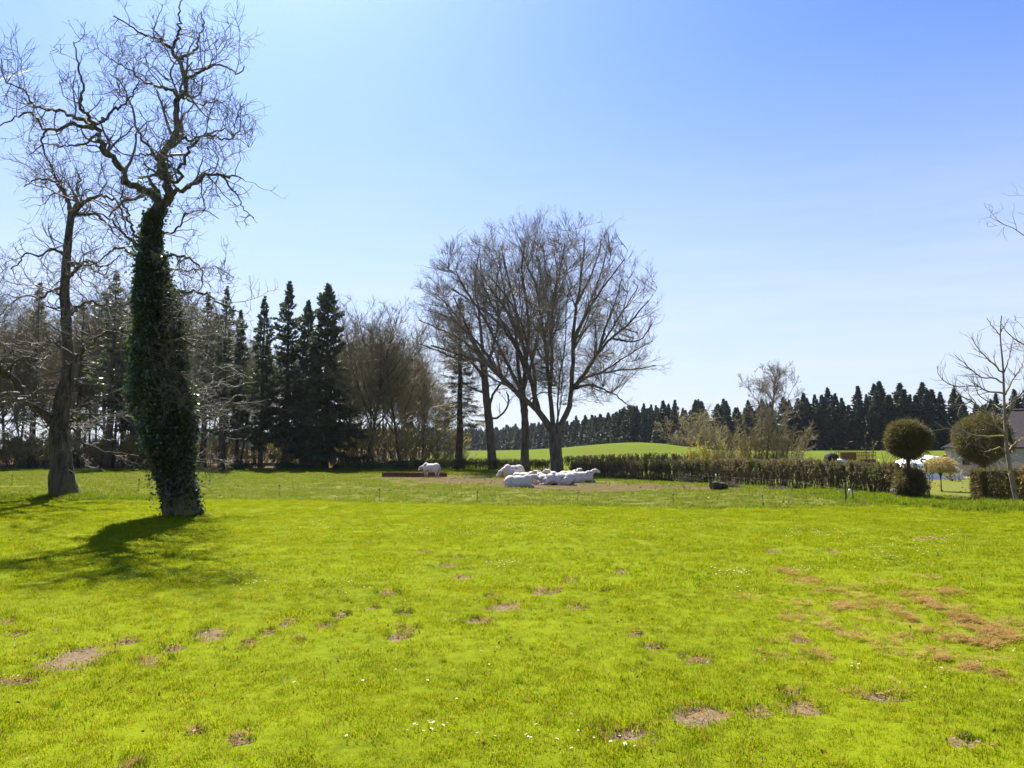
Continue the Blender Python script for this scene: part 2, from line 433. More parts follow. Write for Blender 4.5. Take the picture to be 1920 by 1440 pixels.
# ------------------------------------------------------------------ ground sheet
def build_ground():
    ys = [-14.0]
    while ys[-1] < 5: ys.append(ys[-1] + 1.0)
    while ys[-1] < 30: ys.append(ys[-1] * 1.0085)
    while ys[-1] < 130: ys.append(ys[-1] * 1.012)
    while ys[-1] < 9000: ys.append(ys[-1] * 1.045)
    ys = np.array(ys)
    s = np.sinh(np.linspace(-1.9, 1.9, 420)) / math.sinh(1.9) * 1.9
    s = np.where(np.abs(s) < 2, s, s)
    Y, S = np.meshgrid(ys, s, indexing='ij')
    X = S * (np.maximum(Y, 0) + 9)
    Z = H(X, Y)
    bare = ell_mask(X.ravel(), Y.ravel(), PATCH_W, 0.9, 9.0).reshape(X.shape)
    Z = Z - 0.025 * bare
    mud = ell_mask(X.ravel(), Y.ravel(), MUD_W, 0.45, 0.7, 0.6).reshape(X.shape)
    past = pasture(X.ravel(), Y.ravel()).reshape(X.shape)
    field = sstep(80, 96, Y + np.where(X < 5, -8.0, 0) - 0.0)
    th = ell_mask(X.ravel(), Y.ravel(), THATCH_W, 0.9, 5.0, 0.6).reshape(X.shape)
    wood = sstep(-2, 3, Y - 100 + (fbm(X, Y, 0.4) - 0.5) * 6) * (1 - sstep(-12, 2, X + 8 + (Y - 100) * 0.05))
    V = np.stack([X, Y, Z], -1).reshape(-1, 3)
    n0, n1 = X.shape
    i = (np.arange(n0 - 1)[:, None] * n1 + np.arange(n1 - 1)[None]).ravel()
    Q = np.stack([i, i + 1, i + n1 + 1, i + n1], 1)
    me = new_mesh('ground', V, Q)
    for nm, a in (('bare', bare), ('mud', mud), ('past', past), ('field', field), ('thatch', th), ('wood', wood)):
        at = me.attributes.new(nm, 'FLOAT', 'POINT'); at.data.foreach_set('value', a.ravel().astype(np.float32))
    k = NT('ground'); co = k.coord('World')
    n1_ = k.noise(0.35, 5, 0.6, co); n2 = k.noise(6.0, 5, 0.7, co); n3 = k.noise(40.0, 3, 0.7, co)
    lawn = k.ramp(n2, [(0.3, (0.075, 0.105, 0.003)), (0.7, (0.155, 0.185, 0.005))])
    lawn = k.mix(k.map(n3, 0.62, 0.72, 0, 0.6), lawn, (0.16, 0.13, 0.04))
    lawn = k.mix(k.map(n1_, 0.35, 0.7), lawn, (0.15, 0.18, 0.004), 'MIX')
    pastc = k.ramp(n2, [(0.3, (0.085, 0.10, 0.018)), (0.55, (0.12, 0.13, 0.022)), (0.75, (0.19, 0.15, 0.06))])
    c = k.mix(k.attr('past'), lawn, pastc)
    c = k.mix(k.attr('field'), c, k.ramp(k.noise(0.06, 4, 0.6, co), [(0.3, (0.075, 0.098, 0.006)), (0.7, (0.10, 0.125, 0.008))]))
    c = k.mix(k.attr('wood'), c, k.ramp(n2, [(0.3, (0.06, 0.045, 0.025)), (0.7, (0.13, 0.10, 0.05))]))
    soil = k.ramp(k.noise(25, 4, 0.7, co), [(0.3, (0.085, 0.06, 0.034)), (0.7, (0.22, 0.16, 0.095))])
    mudc = k.ramp(k.noise(2.2, 6, 0.75, co), [(0.3, (0.045, 0.031, 0.016)), (0.7, (0.13, 0.086, 0.045))])
    mf = k.math('MULTIPLY', k.attr('mud'), k.map(k.noise(1.1, 5, 0.72, co), 0.30, 0.56, 0.35, 1.0))
    c = k.mix(mf, c, mudc)
    bf = k.map(k.math('ADD', k.attr('bare'), k.math('MULTIPLY', k.math('SUBTRACT', n3, 0.5), 0.7)), 0.3, 0.55)
    c = k.mix(bf, c, soil)
    c = k.mix(k.math('MULTIPLY', k.attr('thatch'), 0.3), c, (0.22, 0.14, 0.05))
    k.base(c).rough(1.0, 0.03); k.bump(k.math('ADD', k.math('MULTIPLY', n2, 0.6), k.math('MULTIPLY', n3, 0.4)), 0.8, 0.05)
    me.materials.append(k.m)
    tag(link('ground', me), kind='structure')
build_ground()

# ------------------------------------------------------------------ grass as scattered tufts
def grass_mat(name, a, b, ta, tb, dry=(0.26, 0.20, 0.08), dryamt=0.0, fac=0.5, sc_=0.5):
    k = NT(name); co = k.coord('World')
    n = k.math('ADD', k.math('MULTIPLY', k.noise(sc_, 4, 0.6, co), 0.55), k.math('MULTIPLY', k.noise(sc_ * 7, 4, 0.65, co), 0.45)); rnd = k.new('ShaderNodeObjectInfo').outputs['Random']
    f = k.math('ADD', k.math('MULTIPLY', n, 0.75), k.math('MULTIPLY', rnd, 0.25))
    bl = k.attr('dry')
    c = k.mix(k.map(bl, 1 - dryamt - 0.001, 1 - dryamt), k.ramp(f, [(0.33, a), (0.62, b)]), dry)
    t = k.mix(k.map(bl, 1 - dryamt - 0.001, 1 - dryamt), k.ramp(f, [(0.33, ta), (0.62, tb)]), dry)
    k.base(c).rough(0.8, 0.0); k.translucent(t, fac)
    return k.m
M['lawn_grass'] = grass_mat('lawn_grass', (0.060, 0.104, 0.002), (0.162, 0.194, 0.004), (0.14, 0.235, 0.002), (0.345, 0.39, 0.004), dry=(0.33, 0.22, 0.045), dryamt=0.17)
M['pasture_grass'] = grass_mat('pasture_grass', (0.07, 0.10, 0.012), (0.12, 0.14, 0.02), (0.14, 0.21, 0.012), (0.21, 0.25, 0.02), dry=(0.24, 0.18, 0.085), dryamt=0.16)
M['lush_grass'] = grass_mat('lush_grass', (0.06, 0.09, 0.006), (0.09, 0.125, 0.010), (0.13, 0.205, 0.008), (0.20, 0.26, 0.012), dryamt=0.05)
M['thatch'] = grass_mat('thatch', (0.30, 0.18, 0.055), (0.44, 0.30, 0.11), (0.36, 0.22, 0.06), (0.48, 0.32, 0.10), fac=0.35)

def tuft_mesh(name, rg, n, rad, h, wd, lean, mat, flat=False, segs=2):
    """a small patch of separate bent blades"""
    a = rg.uniform(0, 2 * math.pi, n); q = rad * np.sqrt(rg.random(n))
    b = np.stack([q * np.cos(a), q * np.sin(a), np.full(n, -0.008)], 1)
    az = rg.uniform(0, 2 * math.pi, n)
    d = np.stack([np.cos(az), np.sin(az), np.zeros(n)], 1); side = np.stack([-np.sin(az + rg.normal(0, .5, n)), np.cos(az), np.zeros(n)], 1)
    hh = h * rg.uniform(0.45, 1.2, n); ln = rg.uniform(0.1, lean, n) * hh
    ww = wd * rg.uniform(0.6, 1.3, n)
    if flat: hh, ln = hh * 0.35, hh * rg.uniform(0.6, 1.6, n)
    up = np.array([0, 0, 1.0])
    p1 = b + d * (ln * 0.3)[:, None] + up * (hh * 0.6)[:, None]
    p2 = b + d * ln[:, None] + up * hh[:, None]
    s = side * ww[:, None] / 2
    V = np.stack([b - s, b + s, p1 + s * 0.8, p1 - s * 0.8, p2], 1).reshape(-1, 3)
    i = np.arange(n) * 5
    me = new_mesh(name, V, np.stack([i, i + 1, i + 2, i + 3], 1), np.stack([i + 3, i + 2, i + 4], 1), [mat], smooth=False)
    at = me.attributes.new('dry', 'FLOAT', 'POINT'); at.data.foreach_set('value', np.repeat(rg.random(n), 5).astype(np.float32))
    return me

def scatter(name, pts, scl, rot, meshes, label, cat):
    """one stuff object: a point cloud whose points carry copies of the given tufts (geometry nodes)"""
    n = len(pts)
    me = bpy.data.meshes.new(name); me.vertices.add(n); me.vertices.foreach_set('co', np.asarray(pts, np.float32).ravel())
    pick = rng.integers(0, len(meshes), n)
    for nm, ty, a in (('scl', 'FLOAT', scl), ('pick', 'INT', pick)):
        at = me.attributes.new(nm, ty, 'POINT'); at.data.foreach_set('value', np.asarray(a, np.int32 if ty == 'INT' else np.float32))
    at = me.attributes.new('rot', 'FLOAT_VECTOR', 'POINT'); at.data.foreach_set('vector', np.asarray(rot, np.float32).ravel())
    col = bpy.data.collections.new(name + '_sources')
    for i, m_ in enumerate(meshes):
        col.objects.link(bpy.data.objects.new(name + '_tuft_%02d' % i, m_))
    g = bpy.data.node_groups.new(name + '_scatter', 'GeometryNodeTree')
    g.interface.new_socket('Geometry', in_out='INPUT', socket_type='NodeSocketGeometry')
    g.interface.new_socket('Geometry', in_out='OUTPUT', socket_type='NodeSocketGeometry')
    gi, go = g.nodes.new('NodeGroupInput'), g.nodes.new('NodeGroupOutput')
    ip = g.nodes.new('GeometryNodeInstanceOnPoints'); ci = g.nodes.new('GeometryNodeCollectionInfo')
    ci.inputs['Collection'].default_value = col; ci.inputs['Separate Children'].default_value = True; ci.inputs['Reset Children'].default_value = True
    def na(nm, ty):
        a = g.nodes.new('GeometryNodeInputNamedAttribute'); a.data_type = ty; a.inputs['Name'].default_value = nm
        return a.outputs['Attribute']
    g.links.new(gi.outputs[0], ip.inputs['Points']); g.links.new(ci.outputs[0], ip.inputs['Instance'])
    ip.inputs['Pick Instance'].default_value = True
    g.links.new(na('pick', 'INT'), ip.inputs['Instance Index'])
    e2r = g.nodes.new('FunctionNodeEulerToRotation'); g.links.new(na('rot', 'FLOAT_VECTOR'), e2r.inputs[0]); g.links.new(e2r.outputs[0], ip.inputs['Rotation'])
    g.links.new(na('scl', 'FLOAT'), ip.inputs['Scale'])
    g.links.new(ip.outputs[0], go.inputs[0])
    o = tag(link(name, me), label, cat, kind='stuff')
    md = o.modifiers.new('scatter', 'NODES'); md.node_group = g
    return o

def wedge_points(rg, y0, y1, dens, margin=0.80, pad=1.5):
    area = 0.5 * (y1 * y1 - y0 * y0) * 2 * margin + 2 * pad * (y1 - y0)
    n = int(area * dens)
    y = np.sqrt(rg.uniform(y0 * y0, y1 * y1, n)); x = rg.uniform(-1, 1, n) * (margin * y + pad)
    return x, y
def randrot(rg, n, tilt=0.12):
    return np.stack([rg.normal(0, tilt, n), rg.normal(0, tilt, n), rg.uniform(0, 6.283, n)], 1)

def build_grass():
    rg = np.random.default_rng(11)
    X, Y, S = [], [], []
    near = [tuft_mesh('near_tuft', rg, 36, 0.085, 0.040, 0.0040, 0.9, M['lawn_grass']) for _ in range(7)]
    mid = [tuft_mesh('mid_tuft', rg, 60, 0.20, 0.043, 0.0080, 0.9, M['lawn_grass']) for _ in range(6)]
    for (y0, y1, dn, pad) in ((4.6, 9, 150, 1.2), (9, 14, 95, 1.5)):
        x, y = wedge_points(rg, y0, y1, dn, 0.74, pad)
        den = 0.75 + 0.5 * fbm(x, y, 1.4)
        b = ell_mask(x, y, PATCH_W, 0.9, 9.0); t = ell_mask(x, y, THATCH_W, 0.9, 5.0, 0.6)
        keep = (b < 0.35 + 0.4 * rg.random(len(x))) & (t * 0.55 < rg.random(len(x))) & (rg.random(len(x)) < den)
        X.append(x[keep]); Y.append(y[keep])
    x = np.concatenate(X); y = np.concatenate(Y)
    s = (0.65 + 1.0 * fbm(x, y, 2.2) ** 1.2) * rg.uniform(0.7, 1.25, len(x))
    # longer grass rims the worn patches
    rim = ell_mask(x, y - 0.10, [(a, b, c * 1.25, d * 1.35) for a, b, c, d in PATCH_W], 0.5, 7.0)
    s *= 1 + 0.55 * rim
    scatter('lawn_grass', np.stack([x, y, H(x, y)], 1), s, randrot(rg, len(x)), near, 'short bright yellow-green lawn grass covering the foreground', 'grass')
    x, y = wedge_points(rg, 13.6, 38, 30, 0.74, 2)
    b = ell_mask(x, y, PATCH_W, 0.4, 5.0); t = ell_mask(x, y, THATCH_W, 0.8, 5.0, 0.6)
    keep = (b < 0.45) & (t * 0.5 < rg.random(len(x))) & (y < border(x) + 0.5)
    x, y = x[keep], y[keep]
    s = (0.6 + 0.9 * fbm(x, y, 1.2)) * rg.uniform(0.7, 1.2, len(x))
    scatter('mown_grass', np.stack([x, y, H(x, y)], 1), s, randrot(rg, len(x)), mid, 'smooth mown yellow-green grass in the middle of the lawn up to the stakes', 'grass')
    past = [tuft_mesh('pasture_tuft', rg, 70, 0.40, 0.10, 0.018, 1.0, M['pasture_grass']) for _ in range(6)]
    x, y = wedge_points(rg, 30, 100, 4.2, 0.74, 3)
    m = ell_mask(x, y, MUD_W, 0.45, 0.7, 0.6)
    keep = (y > border(x) - 0.3) & (m < 0.15 + 0.75 * rg.random(len(x))) & (x < 20 - (y - 40) * 0.45 + 3)
    x, y = x[keep], y[keep]
    s = (0.5 + 0.9 * fbm(x, y, 0.6)) * rg.uniform(0.6, 1.3, len(x))
    scatter('pasture_grass', np.stack([x, y, H(x, y)], 1), s, randrot(rg, len(x), 0.06), past, 'rough paler pasture grass with dry blades beyond the wire fence', 'grass')
    # lush long grass at the hedge foot, on the bank and round the trunks
    lush = [tuft_mesh('lush_tuft', rg, 46, 0.16, 0.24, 0.011, 1.0, M['lush_grass']) for _ in range(5)]
    xs, ys, ss = [], [], []
    def blob(u, v, a, b, n, s):
        c = G(u, v); yy = c[1]
        x = c[0] + rg.normal(0, 1, n) * a / F_PX * yy; y = yy + rg.normal(0, 1, n) * b * yy * yy / (F_PX * CAM_Z)
        xs.append(x); ys.append(y); ss.append(s * rg.uniform(0.5, 1.2, n))
    blob(1680, 938, 60, 4, 420, 1.0); blob(1610, 930, 36, 5, 260, 1.0); blob(1860, 952, 45, 4, 420, 1.3); blob(1800, 949, 30, 3, 180, 0.9)
    blob(1740, 944, 45, 3, 240, 1.0); blob(1560, 924, 50, 2, 200, 0.9); blob(1420, 912, 80, 2, 260, 0.8); blob(1640, 921, 30, 3, 160, 1.0)
    blob(880, 876, 50, 0.8, 240, 1.2); blob(960, 884, 60, 0.8, 200, 1.0); blob(200, 934, 60, 1.6, 300, 0.9); blob(30, 934, 40, 2, 160, 0.8)
    blob(345, 968, 26, 1.5, 60, 0.6); blob(110, 931, 22, 1.5, 90, 0.8); blob(700, 882, 200, 0.7, 500, 1.2); blob(280, 884, 220, 0.8, 500, 1.1); blob(1150, 896, 60, 1, 150, 0.8)
    for i in range(len(BX) - 1):     # a ragged taller strip along the wire
        n = int(abs(BX[i + 1] - BX[i]) * 9); f = rg.random(n)
        x = BX[i] * (1 - f) + BX[i + 1] * f; y = border(x) + rg.normal(0.5, 0.35, n)
        xs.append(x); ys.append(y); ss.append(rg.uniform(0.2, 0.55, n))
    x, y, s = np.concatenate(xs), np.concatenate(ys), np.concatenate(ss)
    drive = (y > 36.9) & (y < 39.4) & (x > 20.6)
    x, y, s = x[~drive], y[~drive], s[~drive]
    scatter('long_grass', np.stack([x, y, H(x, y)], 1), s, randrot(rg, len(x), 0.1), lush, 'longer deep green grass along the hedge foot, the wire and the tree trunks', 'grass')
    x, y = wedge_points(rg, 4.8, 22, 5.0, 0.74, 1)
    kp = (fbm(x, y, 0.9) + 0.25 * rg.random(len(x)) > 0.72) & (ell_mask(x, y, PATCH_W, 0.6, 7.0) < 0.3); x, y = x[kp], y[kp]
    j = rg.integers(0, len(PATCH_W), 260); pc = np.array(PATCH_W)[j]; an = rg.uniform(-0.3, 3.5, 260)
    xr = pc[:, 0] + pc[:, 2] * 1.05 * np.cos(an); yr = pc[:, 1] + pc[:, 3] * 1.08 * np.sin(an)
    x, y = np.concatenate([x, xr]), np.concatenate([y, yr])
    clump = [tuft_mesh('clump_tuft', rg, 44, 0.075, 0.105, 0.0055, 0.9, M['lush_grass']) for _ in range(5)]
    scatter('grass_clumps', np.stack([x, y, H(x, y)], 1), rg.uniform(0.35, 0.8, len(x)), randrot(rg, len(x), 0.12), clump, 'taller darker green clumps of grass dotted over the near lawn', 'grass')
    # raked dead grass, right foreground
    th = [tuft_mesh('thatch_tuft', rg, 40, 0.07, 0.055, 0.0045, 1.6, M['thatch'], flat=True) for _ in range(5)]
    P_ = []
    for (cx, cy, a, b) in THATCH_W:
        n = int(min(a * b * math.pi * 60, 90)) + 5
        q = np.sqrt(rg.random(n)) * 1.15; an = rg.uniform(0, 6.283, n)
        P_.append(np.stack([cx + a * q * np.cos(an), cy + b * q * np.sin(an)], 1))
    for (u0, v0, u1, v1, w_, n) in ((1458, 1066, 1640, 1138, 7, 420), (1560, 1140, 1600, 1136, 8, 120), (1600, 1096, 1690, 1150, 6, 120), (1690, 1150, 1740, 1185, 7, 130), (1690, 1112, 1900, 1200, 8, 650), (1740, 1108, 1800, 1112, 6, 110),
                                    (1730, 1140, 1800, 1138, 6, 120), (1790, 1160, 1885, 1196, 10, 420), (1765, 1196, 1890, 1216, 8, 220), (1760, 1235, 1880, 1268, 7, 200), (1470, 1150, 1640, 1200, 12, 130), (1440, 1190, 1560, 1240, 14, 90), (1600, 1195, 1760, 1240, 16, 110), (1540, 1300, 1700, 1290, 25, 50)):
        f = rg.random(n); vv = v0 + (v1 - v0) * f + rg.normal(0, w_ * .55, n); uu = u0 + (u1 - u0) * f + rg.normal(0, w_, n)
        q = np.array([G(a_, b_) for a_, b_ in zip(uu, vv)])[:, :2]; P_.append(q[(fbm(q[:, 0], q[:, 1], 2.2) > .44) & (rg.random(n) < .62)])
    for (cx, cy, a, b) in PATCH_W:
        n = int(min(a * b * 60, 60)) + 3; P_.append(np.stack([rg.normal(cx, a * .6, n), rg.normal(cy, b * .6, n)], 1))
    P_ = np.concatenate(P_); P_ = P_[fbm(P_[:, 0], P_[:, 1], 3.0) > 0.36]
    z = H(P_[:, 0], P_[:, 1]) + rg.uniform(0.012, 0.05, len(P_))
    scatter('dead_grass', np.column_stack([P_, z]), rg.uniform(0.5, 1.25, len(P_)), randrot(rg, len(P_), 0.3), th, 'streaks of orange-brown raked dead grass on the right of the lawn', 'dead grass')
    # daisies
    k = NT('daisy_petal'); k.base((0.8, 0.8, 0.78)).rough(0.6); k.translucent((0.8, 0.8, 0.75), 0.35)
    k2 = NT('daisy_heart'); k2.base((0.7, 0.45, 0.03)).rough(0.7)
    dm = MB()
    th_ = np.arange(11) * 2 * math.pi / 11
    for a in th_:
        p = np.array([[0.003 * math.cos(a + .6), 0.003 * math.sin(a + .6), 0.05], [0.011 * math.cos(a + .25), 0.011 * math.sin(a + .25), 0.053], [0.012 * math.cos(a - .25), 0.012 * math.sin(a - .25), 0.053], [0.003 * math.cos(a - .6), 0.003 * math.sin(a - .6), 0.05]])
        dm.add(p, [[0, 1, 2, 3]], m=0)
    dm.tube([(0, 0, 0.048), (0, 0, 0.055)], [0.005, 0.0035], 7, m=1)
    dm.tube([(0, 0, 0), (0.002, 0, 0.05)], [0.001, 0.001], 3, m=2)
    dme = dm.mesh('daisy', [k.m, k2.m, M['lush_grass']], False)
    cl = [(1010, 985, 130, 9, 150), (1375, 1075, 30, 8, 40), (1500, 1070, 20, 5, 24), (1750, 1015, 110, 22, 110), (1660, 1045, 90, 20, 60), (1530, 1000, 90, 10, 60), (960, 1060, 40, 10, 28),
          (800, 1000, 150, 10, 60), (580, 985, 60, 12, 36), (450, 1090, 60, 16, 30), (280, 1080, 90, 12, 18), (640, 1100, 60, 15, 16), (1300, 985, 90, 8, 40), (1600, 1255, 12, 6, 5), (1060, 1390, 160, 30, 16),
          (800, 1370, 60, 20, 10), (1745, 1280, 100, 60, 6), (600, 1300, 300, 60, 8), (1390, 1110, 40, 12, 10)]
    P_ = []
    for (u, v, a, b, n) in cl:
        uu = rg.normal(u, a * 0.6, n); vv = rg.normal(v, b * 0.6, n)
        P_ += [G(q, max(r, 952)) for q, r in zip(uu, vv)]
    P_ = np.array(P_); P_[:, 2] += 0.0
    scatter('daisies', P_, rg.uniform(0.8, 1.35, len(P_)), randrot(rg, len(P_), 0.25), [dme], 'tiny white daisies sprinkled over the lawn', 'daisies')
    # dry leaves
    k = NT('dry_leaf'); rnd = k.new('ShaderNodeObjectInfo').outputs['Random']
    k.base(k.ramp(rnd, [(0.0, (0.07, 0.028, 0.015)), (0.35, (0.18, 0.09, 0.04)), (0.75, (0.36, 0.26, 0.16)), (1.0, (0.5, 0.42, 0.32))])).rough(0.9, 0.05); k.translucent((0.2, 0.09, 0.03), 0.2)
    lm = []
    for _ in range(4):
        L, W = 0.045, 0.024; c = rg.uniform(-0.012, 0.018, 8)
        lm.append(new_mesh('leaf', [(-L, 0, c[0]), (-L * .3, W, c[1] + .012), (L * .4, W * .8, c[2] + .01), (L, 0, c[3]), (L * .4, -W * .8, c[4] + .01), (-L * .3, -W, c[5] + .012), (0, 0, 0)], None,
                           [[0, 6, 1], [1, 6, 2], [2, 6, 3], [3, 6, 4], [4, 6, 5], [5, 6, 0]], [k.m]))
    x, y = wedge_points(rg, 4.8, 14, 5.0, 0.72, 1)
    x2, y2 = wedge_points(rg, 12, 30, 0.35, 0.72, 1)
    x3, y3 = wedge_points(rg, 33, 75, 0.45, 0.72, 1)
    kp = (y3 > border(x3) + 0.4) & (fbm(x3, y3, 0.25) > 0.45); x3, y3 = x3[kp], y3[kp]
    pc = np.array([(c[0], c[1], c[2], c[3]) for c in PATCH_W]); j = rg.integers(0, len(pc), 420)
    xp = pc[j, 0] + rg.normal(0, .6, 420) * pc[j, 2]; yp = pc[j, 1] + rg.normal(0, .6, 420) * pc[j, 3]
    x, y = np.concatenate([x, x2, x3, xp]), np.concatenate([y, y2, y3, yp])
    s = np.concatenate([rg.uniform(0.2, 0.6, len(x) - len(xp) - len(x3)), rg.uniform(1.0, 2.4, len(x3)), rg.uniform(0.25, 0.7, len(xp))])
    scatter('fallen_leaves', np.stack([x, y, H(x, y) + rg.uniform(0.01, 0.045, len(x))], 1), s, randrot(rg, len(x), 0.6), lm, 'small curled dry leaves lying in the grass', 'leaves')
build_grass()

# gravel drive through the garden opening, and the yard in front of the house
k = NT('gravel'); n = k.noise(30, 5, 0.7, k.coord('World'))
k.base(k.ramp(n, [(0.3, (0.30, 0.22, 0.15)), (0.7, (0.50, 0.40, 0.29))])).rough(0.95, 0.1); k.bump(n, 0.5, 0.02)
def strip(name, pts, w, mat, lift=0.012, n=60):
    pts, _ = resample(pts, [1] * len(pts), n)
    t = norm(np.gradient(pts, axis=0)); nrm = np.stack([-t[:, 1], t[:, 0], np.zeros(len(t))], 1)
    rows = []
    for i in range(len(pts)):
        for s in np.linspace(-1, 1, 7):
            e = w / 2 * s * (1 + 0.12 * math.sin(i * 1.7 + s * 3))
            q = pts[i] + nrm[i] * e
            rows.append((q[0], q[1], float(H(q[0], q[1])) + lift * (1.15 - abs(s) ** 6)))
    Q = [[i * 7 + j, i * 7 + j + 1, i * 7 + j + 8, i * 7 + j + 7] for i in range(n - 1) for j in range(6)]
    return tag(link(name, new_mesh(name, rows, Q, None, [mat])), kind='structure')
strip('drive', [(20.9, 38.1, 0), (23.0, 38.0, 0), (27, 38.0, 0), (34, 39.5, 0)], 1.7, k.m)
strip('yard_path', [(14, 79, 0), (24, 76, 0), (34, 73.0, 0), (40, 71.6, 0), (46, 68.5, 0), (52, 65, 0)], 1.8, k.m)
# ------------------------------------------------------------------ trees: helpers
def crown_levels(rg, P, Rr, levels, ell=None):
    """grow successive orders of side branches from the given limbs -> list of (paths, radii, sides)"""
    out = []
    for lv in levels:
        b, d, L, r, t = spawn(rg, P, Rr, lv['dens'], lv.get('t0', 0.2), lv.get('ang', (30, 70)), lv['lf'], lv.get('rmul', 0.55), lv['rmin'],
                              lv.get('lmin', 0.1), lv.get('lmax', 99), lv.get('tpow', 1.0), lv.get('upb', 0.1), ell, lv.get('tl', 0.6))
        P, Rr = grow(rg, b, d, L, r, lv.get('K', 4), lv.get('wig', 0.25), lv.get('up', 0.04), lv.get('tip', 0.4), lv.get('drift'))
        out.append((P, Rr, lv.get('S', 3)))
    return out

def limb_mesh(name, P, Rr, mat, S=10, gn=0.10, rg=rng):
    """thick trunk and limbs, slightly lumpy"""
    V, Q = tubes(P, Rr * (1 + rg.normal(0, gn * 0.35, Rr.shape)), S)
    C = np.repeat(P.reshape(-1, 3), S, axis=0); RR = np.repeat(Rr.ravel(), S)[:, None]
    n = np.sin(V[:, 0:1] * 9 + V[:, 2:3] * 2.3) * np.sin(V[:, 1:2] * 8 - V[:, 2:3] * 1.7) + 0.6 * np.sin(V[:, 2:3] * 5 + V[:, 0:1] * 14)
    V = V + (V - C) * n * gn
    return new_mesh(name, V, Q, None, [mat])

def twig_mesh(name, groups, mats, leaves=None):
    mb = MB()
    for P, Rr, S in groups:
        V, Q = tubes(P, Rr, S); mb.add(V, Q, m=0)
    if leaves is not None: mb.add(leaves[0], leaves[1], m=1)
    return mb.mesh(name, mats)

def kites(rg, p, size, aspect=0.5, droop=0.0, out=None, flat=0.0):
    """one small kite-shaped leaf per point"""
    n = len(p)
    d = norm(rg.normal(0, 1, (n, 3)) + (0 if out is None else out)); d[:, 2] -= droop; d = norm(d)
    s = norm(np.cross(d, rg.normal(0, 1, (n, 3)) + np.array([0, 0, flat])))
    L = (size * rg.uniform(0.6, 1.3, n))[:, None]
    V = np.stack([p, p + d * L * 0.45 + s * L * aspect * 0.5, p + d * L, p + d * L * 0.45 - s * L * aspect * 0.5], 1).reshape(-1, 3)
    i = np.arange(n) * 4
    return V, np.stack([i, i + 1, i + 2, i + 3], 1)

def pick_on(rg, P, n, t0=0.3):
    i = rg.integers(0, P.shape[0], n); K = P.shape[1]
    f = (t0 + (1 - t0) * rg.random(n)) * (K - 1); j = np.minimum(f.astype(int), K - 2); f = (f - j)[:, None]
    return P[i, j] * (1 - f) + P[i, j + 1] * f

def limbs_px(Y, defs, base, K=26, rg=rng, amp=0.0, squash=0.0):
    """limbs traced as (u, v, depth offset) with widths in pixels -> stacked local paths and radii"""
    Ps, Rs = [], []
    for pts, w0, w1 in defs:
        p = np.array([AT(u, v + squash * max(0.0, 600 - v), Y + dy) for u, v, dy in pts]) - base
        n = len(p)
        L = np.concatenate([[0], np.cumsum(np.linalg.norm(np.diff(p, axis=0), axis=1))]); L /= L[-1]
        r = (np.asarray(w0, float) if hasattr(w0, '__len__') else (w0 + (w1 - w0) * L ** 0.8)) / 2 / F_PX * Y
        q, rr = resample(p, r, K)
        if amp:
            q[1:-1] += rg.normal(0, amp, (K - 2, 3)) * np.minimum(rr[1:-1, None] * 2, 0.12)
        Ps.append(q); Rs.append(rr)
    return np.array(Ps), np.array(Rs)

